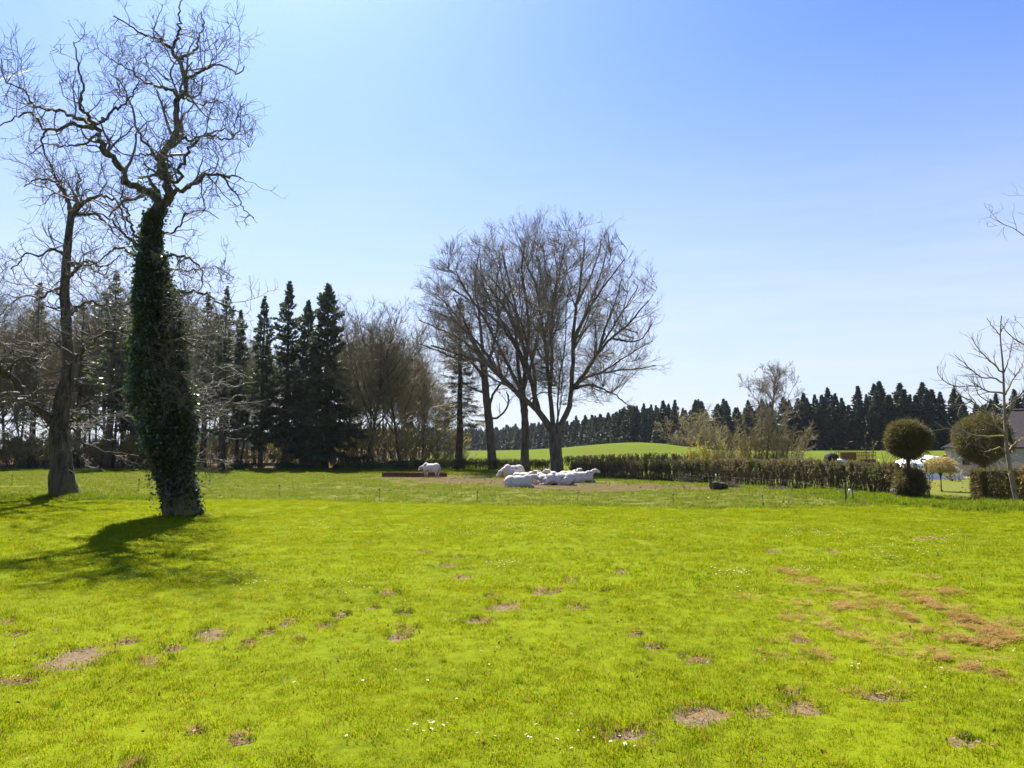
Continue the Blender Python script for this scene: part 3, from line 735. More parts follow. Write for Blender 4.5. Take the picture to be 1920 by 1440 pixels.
# ------------------------------------------------------------------ the big ivy-clad walnut
def ivy_walnut():
    rg = np.random.default_rng(21)
    base = G(342, 966); Y = base[1]
    trunk = [([(342, 970, 0), (336, 940, 0), (326, 877, 0), (316, 805, 0), (306, 733, 0), (299, 660, 0), (293, 588, 0), (287, 516, 0), (284, 469, 0), (286, 433, 0), (295, 400, 0), (303, 378, 0)], 60, 24)]
    limbs = [
        ([(303, 385, 0), (316, 358, 0.1), (314, 335, 0.2), (307, 315, 0.2), (305, 298, 0.3), (310, 280, 0.3), (323, 260, 0.4), (330, 240, 0.4), (331, 210, 0.5), (336, 180, 0.6), (345, 165, 0.6), (347, 148, 0.7), (342, 125, 0.7), (330, 105, 0.8), (322, 90, 0.8)], 19, 7),
        ([(322, 92, 0.8), (333, 70, 0.7), (339, 50, 0.5), (336, 25, 0.3), (342, -8, 0.2)], 7, 2),
        ([(338, 110, 0.7), (355, 100, 1.2), (370, 92, 1.6), (372, 72, 2.0), (382, 50, 2.2), (378, 22, 2.4)], 6, 2),
        ([(322, 90, 0.8), (305, 78, 0.2), (285, 70, -0.4), (262, 62, -0.8), (240, 45, -1.2), (212, 30, -1.5)], 7, 2),
        ([(345, 152, 0.7), (362, 140, 0.0), (385, 130, -0.6), (402, 122, -1.0), (432, 130, -1.4), (445, 140, -1.8), (458, 124, -2.2)], 7, 2),
        ([(332, 180, 0.5), (312, 166, 1.0), (290, 161, 1.6), (268, 152, 2.2), (240, 130, 2.6), (210, 110, 2.8)], 7, 2),
        ([(340, 172, 0.6), (355, 190, 1.4), (380, 196, 2.0), (410, 190, 2.6), (440, 215, 3.2)], 5, 1.5),
        ([(314, 338, 0.2), (332, 336, -0.4), (341, 312, -0.8), (350, 285, -1.2), (364, 266, -1.5), (392, 254, -2.0), (425, 262, -2.4), (450, 246, -2.8)], 9, 2),
        ([(326, 255, 0.4), (342, 259, 1.0), (362, 262, 1.6), (392, 252, 2.2), (420, 242, 2.6), (440, 258, 3.0)], 8, 2),
        ([(312, 372, 0), (328, 359, -0.4), (350, 355, -0.8), (372, 338, -1.2), (402, 328, -1.6), (425, 330, -2.0), (436, 328, -2.4), (456, 336, -2.8)], 11, 2),
        ([(415, 330, -1.8), (432, 350, -2.0), (448, 372, -2.2), (456, 392, -2.3), (476, 408, -2.5)], 4, 1.5),
        ([(300, 382, 0), (285, 366, -0.3), (262, 352, -0.7), (238, 342, -1.0), (229, 325, -1.2), (222, 310, -1.3), (206, 300, -1.5), (196, 285, -1.6), (189, 268, -1.7), (183, 245, -1.8), (177, 232, -1.9)], 16, 9),
        ([(178, 234, -1.9), (155, 237, -2.2), (130, 233, -2.5), (104, 243, -2.8), (84, 240, -3.0), (60, 214, -3.3), (30, 220, -3.6), (0, 236, -3.8)], 8, 2),
        ([(177, 233, -1.9), (150, 225, -1.4), (125, 214, -0.8), (100, 206, -0.3), (75, 205, 0.2), (60, 186, 0.5), (40, 166, 0.9), (8, 150, 1.2), (2, 110, 1.5)], 8, 2),
        ([(176, 230, -1.9), (166, 214, -2.3), (151, 206, -2.6), (150, 188, -2.8), (156, 168, -3.0), (150, 140, -3.2), (146, 112, -3.4), (138, 78, -3.6)], 7, 2),
        ([(178, 232, -1.9), (200, 222, -1.2), (214, 206, -0.8), (228, 198, -0.4), (248, 178, 0.0), (262, 150, 0.3)], 7, 2),
        ([(300, 380, 0), (289, 352, 0.5), (287, 345, 0.6), (280, 336, 0.7), (284, 329, 0.8), (296, 325, 0.9), (300, 308, 1.0), (290, 286, 1.2), (266, 255, 1.5), (253, 236, 1.7), (248, 206, 2.0), (240, 182, 2.2), (222, 150, 2.4), (205, 138, 2.6)], 9, 2),
        ([(300, 300, 0.3), (280, 288, -0.6), (255, 292, -1.2), (225, 285, -1.8), (205, 262, -2.2)], 5, 1.5),
        ([(183, 250, -1.8), (160, 268, -2.2), (120, 275, -2.6), (85, 270, -3.0), (55, 290, -3.2)], 5, 1.5),
        ([(85, 242, -3.0), (80, 275, -3.2), (95, 310, -3.2), (112, 345, -3.3)], 4, 1.5),
        ([(284, 480, -0.3), (300, 481, -0.8), (318, 477, -1.2), (342, 478, -1.6), (364, 490, -2.0), (378, 508, -2.2), (380, 530, -2.4)], 8, 2.5),
        ([(276, 480, 0), (246, 474, 0.6), (226, 464, 1.2), (205, 472, 1.6), (185, 490, 2.0), (165, 500, 2.2)], 8, 2),
        ([(276, 470, -0.2), (252, 458, -0.8), (232, 440, -1.3), (214, 418, -1.6), (195, 404, -2.0), (168, 396, -2.4)], 8, 2),
        ([(290, 455, 0.3), (310, 440, 0.9), (335, 425, 1.4), (352, 400, 1.8), (385, 395, 2.2), (410, 410, 2.6)], 6, 1.5),
        ([(262, 452, -0.9), (240, 415, -1.1), (238, 395, -1.4), (226, 375, -1.8), (232, 355, -2.0)], 6, 2),
        ([(312, 548, -0.4), (340, 547, -1.0), (362, 548, -1.5), (390, 552, -2.0), (420, 572, -2.4), (450, 585, -2.8)], 7, 2),
        ([(290, 520, 0.5), (320, 505, 1.2), (355, 508, 2.0), (400, 500, 2.6), (440, 520, 3.2)], 6, 1.5),
        ([(318, 640, -0.6), (345, 640, -1.2), (380, 660, -1.8), (410, 690, -2.2), (450, 700, -2.6)], 6, 1.5),
        ([(322, 735, 0.4), (350, 745, 1.2), (385, 760, 1.8), (415, 775, 2.2), (455, 800, 2.6)], 6, 1.5),
        ([(285, 705, -0.9), (296, 728, -1.0), (312, 748, -1.1), (328, 756, -1.3), (342, 758, -1.4)], 3.2, 1.5),
        ([(290, 640, -0.7), (312, 620, -1.0), (318, 605, -1.2), (330, 600, -1.4)], 3, 1.2),
    ]
    P0, R0 = limbs_px(Y, trunk, base, 40)
    # root flare
    z = P0[0, :, 2]; R0[0] *= 1 + 0.28 * np.exp(-np.maximum(z, 0) / 0.35)
    P1, R1 = limbs_px(Y, limbs, base, 26, rg, 0.5)
    lv = [dict(dens=2.6, t0=0.12, ang=(35, 80), lf=(0.25, 0.55), rmul=0.5, rmin=0.016, lmin=0.6, lmax=2.0, K=7, wig=0.29, up=0.05, S=4, tl=0.35),
          dict(dens=3.5, t0=0.1, ang=(35, 80), lf=(0.35, 0.8), rmul=0.55, rmin=0.011, lmin=0.35, lmax=1.2, K=5, wig=0.28, up=0.06, S=3, tl=0.25),
          dict(dens=4.2, t0=0.1, ang=(30, 75), lf=(0.35, 0.8), rmul=0.65, rmin=0.0085, lmin=0.18, lmax=0.55, K=3, wig=0.25, up=0.07, S=3, tl=0.25)]
    cr = crown_levels(rg, P1, R1, lv)
    # fine shoots out of the ivied trunk
    n = 55; t = rg.uniform(0.12, 0.75, n); j = (t * 39).astype(int); az = rg.uniform(-0.9, 2.0, n) - 0.5
    d = np.stack([np.cos(az), np.sin(az), rg.uniform(-0.1, 0.4, n)], 1)
    Ps, Rs = grow(rg, P0[0, j] + d * 0.3, d, rg.uniform(0.8, 2.6, n), np.full(n, 0.013), 7, 0.3, -0.03, 0.4)
    cr.append((Ps, Rs, 3)); cr += crown_levels(rg, Ps, Rs, lv[1:])
    t_ = thing('walnut_tree', 'tall bare gnarled tree with its leaning trunk thickly clad in dark ivy', 'tree', base)
    link('trunk', limb_mesh('trunk', P0, R0, M['walnut_bark'], 16, 0.05, rg), t_)
    link('limbs', limb_mesh('limbs', P1, R1, M['walnut_bark'], 8, 0.10, rg), t_)
    link('twigs', twig_mesh('twigs', cr, [M['walnut_twig']]), t_)
    # ivy: leaves on the trunk surface, bulging as in the outline
    OUT = np.array([(966, 312, 375), (940, 309, 366), (905, 300, 360), (877, 289, 356), (840, 277, 361), (805, 267, 366), (770, 256, 366), (733, 249, 362), (700, 249, 355), (660, 247, 348), (620, 248, 338), (588, 252, 333), (550, 252, 328), (516, 249, 318), (485, 258, 308), (469, 266, 302), (433, 267, 301), (405, 275, 305), (390, 288, 310)], float)
    zz = np.array([AT(0, v, Y)[2] for v in OUT[:, 0]]) - base[2]
    lo = np.array([AT(a, v, Y)[0] for v, a, _ in OUT]) - base[0]; hi = np.array([AT(b, v, Y)[0] for v, _, b in OUT]) - base[0]
    o = np.argsort(zz); zz, lo, hi = zz[o], lo[o], hi[o]
    n = 40000
    z = rg.uniform(0.05, zz[-1], n)
    keep = rg.random(n) < np.where(z < 1.6, 0.70 + 0.18 * z, 1.0) * np.where(z > 9.5, 0.62, 1.0)
    z = z[keep]; n = len(z)
    cx = (np.interp(z, zz, lo) + np.interp(z, zz, hi)) / 2; rad = (np.interp(z, zz, hi) - np.interp(z, zz, lo)) / 2
    th = rg.uniform(0, 2 * math.pi, n)
    lump = 1 + 0.34 * (fbm(th * 1.6, z, 1.1) - 0.5) * 2 - 0.12 * sstep(6.0, 11.0, z)
    q = rad * lump * rg.uniform(0.60, 0.92, n) + rg.exponential(0.055, n)
    p = np.stack([cx + q * np.cos(th), q * np.sin(th) * 0.95, z], 1)
    out = np.stack([np.cos(th), np.sin(th), np.full(n, -0.5)], 1) * 1.6
    V, Q = kites(rg, p, 0.115, 0.85, 0.25, out, 0.4)
    # hanging trails
    tr = []
    for (u0, v0, v1) in ((282, 870, 960), (276, 880, 935), (308, 905, 965), (372, 900, 966), (378, 930, 968)):
        a, b = AT(u0, v0, Y - 0.35) - base, AT(u0 + 3, v1, Y - 0.35) - base
        s = rg.random(26)[:, None]; tr.append(a + (b - a) * s + rg.normal(0, 0.05, (26, 3)))
    V2, Q2 = kites(rg, np.concatenate(tr), 0.09, 0.8, 0.5)
    # thin runners climbing on to the first limbs
    lp = np.concatenate([pick_on(rg, P1[i:i + 1, :9], m_, 0.0) for i, m_ in ((0, 420), (11, 260), (16, 120), (20, 160), (21, 160), (22, 160), (25, 120))])
    V3, Q3 = kites(rg, lp + rg.normal(0, .13, lp.shape), 0.10, 0.85, 0.3)
    mb = MB(); mb.add(V, Q); mb.add(V2, Q2); mb.add(V3, Q3)
    tag(link('ivy', mb.mesh('ivy', [M['ivy']], False), t_), 'dense dark green ivy leaves round the trunk', kind='stuff')
ivy_walnut()

# ------------------------------------------------------------------ second walnut behind it, left
def second_walnut():
    rg = np.random.default_rng(22)
    base = G(120, 930); Y = base[1]
    trunk = [([(122, 934, 0), (118, 905, 0), (114, 860, 0), (110, 800, 0), (114, 770, 0), (122, 730, 0), (128, 700, 0), (128, 660, 0), (124, 600, 0), (121, 550, 0), (124, 500, 0), (128, 450, 0), (134, 400, 0)], (47, 44, 38, 31, 30, 27, 23, 20, 18, 17, 16, 14, 12), 0)]
    limbs = [
        ([(104, 790, 0), (88, 780, -0.5), (70, 765, -1.0), (45, 735, -1.6), (20, 710, -2.2), (-5, 690, -2.8), (-40, 660, -3.4), (-80, 640, -4)], 17, 8),
        ([(-5, 690, -2.8), (-10, 640, -2), (-5, 590, -1.2), (-20, 540, -0.5)], 7, 2),
        ([(134, 402, 0), (128, 385, 0.5), (125, 370, 0.8), (118, 355, 1.2), (100, 340, 1.8), (75, 335, 2.4), (45, 350, 3)], 10, 2),
        ([(136, 400, 0), (148, 388, -0.6), (165, 375, -1.2), (190, 368, -1.8), (220, 380, -2.4), (232, 410, -3), (240, 440, -3.4)], 9, 2),
        ([(138, 398, 0), (146, 375, 0.6), (145, 355, 1), (150, 335, 1.5), (140, 315, 2)], 8, 2),
        ([(130, 375, 0.6), (110, 345, -0.5), (100, 325, -1.2), (92, 300, -1.8)], 6, 2),
        ([(138, 402, 0), (165, 402, 1), (190, 410, 1.8), (210, 430, 2.4), (230, 452, 3)], 8, 2),
        ([(124, 485, 0), (110, 472, -0.8), (92, 466, -1.4), (78, 480, -2), (50, 475, -2.5), (38, 490, -3), (20, 505, -3.4)], 6, 2),
        ([(126, 495, 0), (145, 492, 0.8), (165, 487, 1.5), (185, 500, 2.2), (205, 495, 2.8), (225, 478, 3.4)], 7, 2),
        ([(126, 528, 0), (138, 512, -0.8), (150, 498, -1.4), (165, 497, -2), (185, 510, -2.6), (202, 520, -3.2)], 7, 2),
        ([(126, 590, 0), (145, 575, 1), (165, 566, 1.8), (195, 570, 2.5), (230, 582, 3.2), (260, 600, 3.8)], 7, 2),
        ([(133, 690, 0), (150, 665, -0.8), (168, 645, -1.5), (188, 632, -2.2), (215, 620, -3), (250, 640, -3.6)], 9, 2),
        ([(122, 560, 0), (100, 545, 1), (75, 560, 2), (45, 555, 3), (15, 575, 3.6)], 6, 2),
        ([(118, 800, 0), (140, 785, -0.6), (175, 775, -1.4), (215, 780, -2), (250, 770, -2.6)], 6, 2),
        ([(112, 795, 0), (130, 800, 0.8), (160, 830, 1.6), (190, 845, 2.2), (225, 850, 2.8), (260, 855, 3.2)], 5, 2),
        ([(110, 780, 0), (85, 800, 1), (55, 790, 2), (20, 810, 2.8)], 6, 2),
        ([(128, 650, 0), (100, 640, 1.4), (60, 650, 2.4), (25, 640, 3.2)], 6, 2),
    ]
    P0, R0 = limbs_px(Y, trunk, base, 36)
    z = P0[0, :, 2]; R0[0] *= 1 + 0.25 * np.exp(-np.maximum(z, 0) / 0.4)
    P1, R1 = limbs_px(Y, limbs, base, 24, rg, 0.5)
    lv = [dict(dens=2.2, t0=0.12, ang=(35, 80), lf=(0.25, 0.55), rmul=0.5, rmin=0.020, lmin=0.8, lmax=3.3, K=7, wig=0.31, up=0.03, S=4, tl=0.35),
          dict(dens=2.6, t0=0.1, ang=(35, 80), lf=(0.35, 0.8), rmul=0.55, rmin=0.014, lmin=0.5, lmax=1.7, K=5, wig=0.28, up=0.03, S=3, tl=0.25),
          dict(dens=2.8, t0=0.1, ang=(30, 80), lf=(0.35, 0.8), rmul=0.6, rmin=0.0115, lmin=0.3, lmax=0.85, K=3, wig=0.35, up=0.04, S=3, tl=0.25)]
    cr = crown_levels(rg, P1, R1, lv)
    b = crown_levels(rg, P0[:, 10:], R0[:, 10:], [dict(dens=2.8, t0=0.0, ang=(50, 90), lf=(0.1, 0.25), rmul=0.2, rmin=0.014, lmin=0.8, lmax=2.6, K=6, wig=0.4, up=0.02, S=3, tl=0.2)] + lv[1:])
    t_ = thing('walnut_tree', 'bare dark tree left of the ivy-clad one, mossy thick limb reaching left', 'tree', base)
    link('trunk', limb_mesh('trunk', P0, R0, M['walnut_bark'], 16, 0.07, rg), t_)
    link('limbs', limb_mesh('limbs', P1, R1, M['walnut_bark'], 8, 0.10, rg), t_)
    link('twigs', twig_mesh('twigs', cr + b, [M['walnut_twig']]), t_)
second_walnut()

# ------------------------------------------------------------------ a procedural bare tree (woodland, edges of the frame)
def bare_tree_data(seed, Hh, r0, fork, nl, spread, dens=1.0, wig=0.10, twig='wood_twig', bark='wood_bark', rmin=0.012, bud=0, width=None, levels=3, twf=1.0, updir=0.06):
    rg = np.random.default_rng(seed)
    n = 18
    P, Rr = grow(rg, np.zeros((1, 3)) + np.array([0, 0, -0.1]), np.array([[rg.normal(0, .03), rg.normal(0, .03), 1.0]]), np.array([Hh * 0.93]), np.array([r0]), n, wig * 0.35, 0.05, 0.10)
    Rr[0] *= 1 + 0.3 * np.exp(-np.arange(n + 1) * Hh / n / 0.5)
    wd = width or Hh * 0.28
    ell = (np.array([0, 0, Hh * (0.55 + fork * 0.35)]), np.array([wd, wd, Hh * (0.52 - fork * 0.30)]))
    # ascending limbs
    t = np.sort(rg.uniform(fork, 0.88, nl)); f = t * n; j = f.astype(int)
    b = P[0, j] + (P[0, j + 1] - P[0, j]) * (f - j)[:, None]
    az = np.arange(nl) * 2.4 + rg.normal(0, .4, nl); el = np.radians(rg.uniform(spread[0], spread[1], nl))
    d = np.stack([np.cos(az) * np.cos(el), np.sin(az) * np.cos(el), np.sin(el)], 1)
    L = (Hh * (1 - t) * 0.85 + 1.0) * rg.uniform(0.75, 1.1, nl)
    e = np.linalg.norm((b + d * L[:, None] - ell[0]) / ell[1], axis=1); L = L * np.clip(1.1 / e ** 1.5, 0.3, 1)
    Pl, Rl = grow(rg, b, d, L, Rr[0, j] * 0.55, 10, wig, updir, 0.2)
    P1 = np.concatenate([Pl]); R1 = Rl
    s = 26.0 / Hh
    lv = [dict(dens=1.1 * s * dens, t0=0.15, ang=(25, 60), lf=(0.3, 0.6), rmul=0.5, rmin=rmin * 1.8, lmin=0.8 / s, lmax=5 / s, K=5, wig=wig * 1.6, up=updir, S=3, tl=0.5),
          dict(dens=1.6 * s * dens, t0=0.12, ang=(25, 60), lf=(0.35, 0.7), rmul=0.55, rmin=rmin * 1.25, lmin=0.5 / s, lmax=2.4 / s, K=4, wig=wig * 1.8, up=updir, S=3, tl=0.4),
          dict(dens=1.9 * s * dens * twf, t0=0.1, ang=(25, 60), lf=(0.4, 0.8), rmul=0.6, rmin=rmin, lmin=0.4 / s, lmax=1.2 / s, K=2, wig=wig * 1.8, up=updir, S=3, tl=0.3)][:levels]
    cr = crown_levels(rg, P1, R1, lv, ell)
    cr += crown_levels(rg, P[:, int(n * fork):], Rr[:, int(n * fork):], [dict(lv[0], dens=lv[0]['dens'] * 1.5)] + lv[1:], ell)
    leaves = None
    if bud:
        leaves = kites(rg, pick_on(rg, cr[-1][0], bud, 0.2), 0.10, 0.6)
    tm = MB()
    V, Q = tubes(P, Rr, 8); tm.add(V, Q); V, Q = tubes(Pl, Rl, 5); tm.add(V, Q)
    trunk = tm.mesh('trunk', [M[bark]])
    crown = twig_mesh('crown', cr, [M[twig], M['bud']], leaves)
    return trunk, crown

def place_tree(data, name, label, cat, loc, rz, scale, group=None):
    t_ = thing(name, label, cat, loc, rz, group, scale)
    link('trunk', data[0], t_); link('crown', data[1], t_)
    return t_

# trees just outside the frame whose branch tips reach in
d = bare_tree_data(301, 15, 0.28, 0.22, 14, (10, 60), 1.2, 0.2, 'walnut_twig', 'walnut_bark', 0.008, width=5.5)
place_tree(d, 'bare_tree', 'bare tree mostly cut off by the left edge, only twigs showing', 'tree', (-29.6, 38.0, 0), 0.4, 1.0)
d = bare_tree_data(302, 15, 0.2, 0.28, 12, (5, 50), 1.0, 0.16, 'young_twig', 'young_bark', 0.007, width=4.6)
place_tree(d, 'bare_tree', 'bare tree beyond the right edge, only branch tips showing high up', 'tree', (24.7, 31.5, 0), 1.1, (0.98, 0.98, 1.07))

# ------------------------------------------------------------------ the group of big oaks
def oak(seed, base_px, Y, trunk, limbs, label, dens=1.0, ell=None, fill=(0, (0, 0, 1, 1))):
    rg = np.random.default_rng(seed)
    base = GX(base_px, Y)
    P0, R0 = limbs_px(Y, [trunk], base, 26)
    z = P0[0, :, 2]; R0[0] *= 1 + 0.22 * np.exp(-np.maximum(z, 0) / 0.5)
    P1, R1 = limbs_px(Y, limbs, base, 24, rg, 0.3, 0.24)
    lv = [dict(dens=1.6 * dens, t0=0.28, ang=(18, 55), lf=(0.25, 0.5), rmul=0.45, rmin=0.026, lmin=1.5, lmax=6.5, K=7, wig=0.075, up=0.06, S=4, tl=0.45),
          dict(dens=2.0 * dens, t0=0.12, ang=(20, 55), lf=(0.35, 0.7), rmul=0.5, rmin=0.018, lmin=0.9, lmax=3.2, K=5, wig=0.09, up=0.05, S=3, tl=0.4),
          dict(dens=2.4 * dens, t0=0.12, ang=(22, 55), lf=(0.4, 0.8), rmul=0.6, rmin=0.0135, lmin=0.5, lmax=1.5, K=3, wig=0.12, up=0.05, S=3, tl=0.3),
          dict(dens=2.3 * dens, t0=0.1, ang=(25, 60), lf=(0.4, 0.8), rmul=0.6, rmin=0.0115, lmin=0.35, lmax=0.8, K=2, wig=0.2, up=0.04, S=3, tl=0.3)]
    e = None
    if ell is not None:
        c = AT(ell[0], ell[1], Y) - base; e = (c, np.array([ell[2] / F_PX * Y, ell[2] / F_PX * Y * 0.9, ell[3] / F_PX * Y]))
    c1 = crown_levels(rg, P1, R1, lv[:1], e)
    # branches reaching out evenly into the whole dome, each from the nearest inner branch
    nf, (fu, fv, fa, fb) = fill
    fc = AT(fu, fv, Y) - base; ax = np.array([fa, fa * .85, fb]) / F_PX * Y
    tg = fc + norm(rg.normal(0, 1, (nf, 3))) * (rg.random(nf)[:, None] ** .28) * ax; tg = tg[tg[:, 2] > 6.5]
    nodes = np.concatenate([c1[0][0][:, 1:].reshape(-1, 3), P1[:, 7:].reshape(-1, 3)])
    d2 = np.linalg.norm(tg[:, None] - nodes[None], axis=2) + 3.0 * np.maximum(nodes[None, :, 2] - tg[:, None, 2] + .3, 0)
    nb = nodes[np.argmin(d2, axis=1)]; ln = np.linalg.norm(tg - nb, axis=1); ok = (ln > .5) & (ln < 7); nb, tg, ln = nb[ok], tg[ok], ln[ok]
    Pf, Rf = grow(rg, nb, tg - nb, ln, np.full(len(nb), .022) + .004 * ln, 7, .07, .03, .45)
    c2 = crown_levels(rg, np.concatenate([c1[0][0]]), c1[0][1], lv[1:], e) + [(Pf, Rf, 3)] + crown_levels(rg, Pf, Rf, [dict(lv[1], dens=1.5, up=.03, lmax=1.9), dict(lv[2], lmax=1.2), lv[3]], e)
    cr = c1 + c2
    t_ = thing('oak_tree', label, 'tree', base)
    link('trunk', limb_mesh('trunk', P0, R0, M['oak_bark'], 14, 0.07, rg), t_)
    link('limbs', limb_mesh('limbs', P1, R1, M['oak_bark'], 7, 0.06, rg), t_)
    link('twigs', twig_mesh('twigs', cr, [M['oak_twig']]), t_)

oak(41, 1043, 86.0, ([(1045, 887, 0), (1043, 860, 0), (1041, 830, 0), (1041, 808, 0), (1042, 796, 0)], 23, 24), [
    ([(1040, 806, 0), (1028, 798, -0.3), (1010, 772, -0.8), (985, 750, -1.4), (948, 717, -2.2), (914, 684, -3), (862, 664, -4), (808, 648, -5)], 14, 3),
    ([(1010, 772, -0.8), (998, 724, -0.2), (988, 684, 0.4), (977, 628, 1.2), (965, 560, 2.2), (954, 500, 3), (944, 440, 3.6)], 10, 2.5),
    ([(1000, 762, -1), (1003, 715, -2), (993, 660, -3), (975, 600, -4), (950, 545, -5), (915, 490, -5.6)], 8, 2.5),
    ([(985, 750, -1.4), (960, 700, -0.2), (930, 640, 1), (905, 590, 2.2), (880, 540, 3.2), (862, 500, 4)], 8, 2.5),
    ([(948, 717, -2.2), (910, 660, -1), (868, 615, 0.4), (835, 590, 1.5), (800, 575, 2.4)], 7, 2),
    ([(1037, 800, 0.2), (1031, 738, 0.6), (1026, 684, 1), (1020, 628, 1.6), (1012, 572, 2.2), (1005, 517, 2.8), (988, 465, 3.4), (975, 420, 3.8)], 10, 2.5),
    ([(1031, 738, 0.6), (1034, 690, -0.6), (1035, 600, -2), (1044, 520, -3), (1054, 450, -3.8), (1058, 412, -4.2)], 8, 2),
    ([(1048, 804, 0), (1056, 788, 0), (1068, 756, 0.2), (1073, 702, 0.4), (1075, 628, 0.6), (1082, 555, 0.9), (1090, 500, 1.1), (1094, 440, 1.3), (1096, 400, 1.4)], 12, 2.5),
    ([(1075, 650, 0.5), (1095, 590, 1.8), (1115, 530, 3), (1130, 470, 4), (1138, 430, 4.6)], 7, 2),
    ([(1072, 732, 0.4), (1092, 706, -0.4), (1122, 662, -1.4), (1146, 634, -2.2), (1182, 605, -3.2), (1200, 575, -3.8), (1216, 552, -4.2)], 9, 2),
    ([(1122, 662, -1.4), (1140, 600, -0.4), (1155, 550, 0.6), (1165, 500, 1.6)], 6, 2),
    ([(1076, 726, 0.6), (1100, 708, 1.6), (1126, 700, 2.4), (1163, 694, 3.2), (1200, 690, 4), (1230, 685, 4.6)], 7, 1.8),
    ([(1078, 728, 0.3), (1100, 722, -1.2), (1124, 727, -2.4), (1150, 738, -3.4), (1178, 760, -4.4)], 6, 1.6),
    ([(1146, 634, -2.2), (1180, 640, -3.5), (1204, 634, -4.6), (1222, 608, -5.4)], 5, 1.6),
    ([(1046, 800, 0.2), (1046, 740, 0.3), (1052, 690, 0.3), (1060, 640, 0.2), (1062, 560, 0)], 4, 1.5),
    ([(1042, 800, -0.3), (1050, 760, -0.6), (1055, 700, -1), (1052, 660, -1.4)], 3, 1.2),
    ([(1075, 640, 0.5), (1108, 565, -1.2), (1142, 500, -2.4), (1172, 450, -3.4)], 6, 1.8),
    ([(1082, 560, 0.9), (1104, 500, 2.0), (1122, 440, 3.0), (1128, 400, 3.6)], 5, 1.8),
    ([(1092, 706, -0.4), (1130, 645, 1.0), (1165, 585, 2.2), (1196, 520, 3.2)], 6, 1.8),
    ([(1126, 700, 2.4), (1168, 672, 1.4), (1200, 652, 0.6), (1224, 640, 0)], 4, 1.5),
    ([(977, 628, 1.2), (945, 568, 0), (915, 515, -1.2), (888, 455, -2.2)], 6, 1.8),
    ([(988, 684, 0.4), (940, 612, 2), (890, 560, 3.2), (838, 515, 4.2)], 6, 1.8),
    ([(1020, 628, 1.6), (1034, 560, 0.6), (1044, 490, -0.4), (1040, 430, -1.2)], 5, 1.8),
    ([(914, 684, -3), (870, 640, -4), (830, 620, -4.8), (785, 600, -5.4)], 5, 1.8),
    ], 'large bare oak with the thickest forked trunk behind the lying cattle', 0.8, (1040, 610, 240, 235), (1150, (1062, 590, 178, 185)))
oak(42, 985, 90.0, ([(986, 884, 0), (984, 850, 0), (985, 810, 0), (983, 770, 0), (978, 735, 0)], 16, 13), [
    ([(978, 740, 0), (972, 690, 0.4), (966, 620, 1), (950, 550, 2), (940, 490, 2.8), (935, 430, 3.4)], 9, 2),
    ([(980, 745, 0), (985, 690, -0.8), (992, 620, -1.6), (985, 540, -2.6), (978, 470, -3.4), (985, 405, -4)], 9, 2),
    ([(979, 735, 0), (995, 690, 1.4), (1010, 620, 2.6), (1025, 540, 3.6), (1022, 460, 4.4), (1018, 410, 5)], 7, 2),
    ([(984, 765, 0), (965, 730, -1.2), (935, 700, -2.2), (900, 660, -3.2), (870, 600, -4), (850, 540, -4.8)], 7, 2),
    ([(985, 700, -0.6), (965, 640, -2), (930, 580, -3.2), (905, 510, -4.4), (900, 450, -5)], 6, 2),
    ([(984, 768, 0), (1000, 745, 1), (1025, 735, 2), (1050, 740, 3)], 4, 1.4)],
    'middle bare oak with a knobbly upright trunk between two larger trunks', 0.5, (975, 590, 150, 215), (300, (965, 565, 120, 165)))
oak(43, 922, 94.0, ([(925, 880, 0), (922, 850, 0), (918, 800, 0), (914, 765, 0), (909, 715, 0), (906, 680, 0)], 18, 12), [
    ([(907, 690, 0), (903, 640, 0.4), (898, 580, 1), (890, 520, 1.8), (895, 460, 2.4), (900, 420, 3)], 8, 2),
    ([(909, 715, 0), (885, 680, -1), (850, 670, -2), (815, 655, -3), (785, 645, -4)], 7, 2),
    ([(908, 700, 0), (925, 650, -1.2), (935, 590, -2.4), (930, 520, -3.4), (940, 450, -4.4)], 7, 2),
    ([(906, 685, 0), (880, 630, 1.4), (850, 580, 2.6), (825, 545, 3.6), (805, 530, 4.2)], 7, 2),
    ([(920, 785, 0), (935, 782, -0.8), (950, 765, -1.4), (954, 748, -1.8), (950, 735, -2)], 5, 2.5),
    ([(916, 765, 0), (925, 740, 0.6), (938, 720, 1), (950, 700, 1.4), (960, 660, 2)], 6, 2),
    ([(912, 740, 0), (890, 730, 1), (865, 720, 1.8), (845, 735, 2.4)], 4, 1.4),
    ([(895, 570, 1), (870, 520, 0), (855, 480, -1.2)], 5, 2)],
    'bare oak with a short hooked side branch, left of the other two', 0.75, (880, 590, 125, 200), (650, (885, 580, 108, 155)))
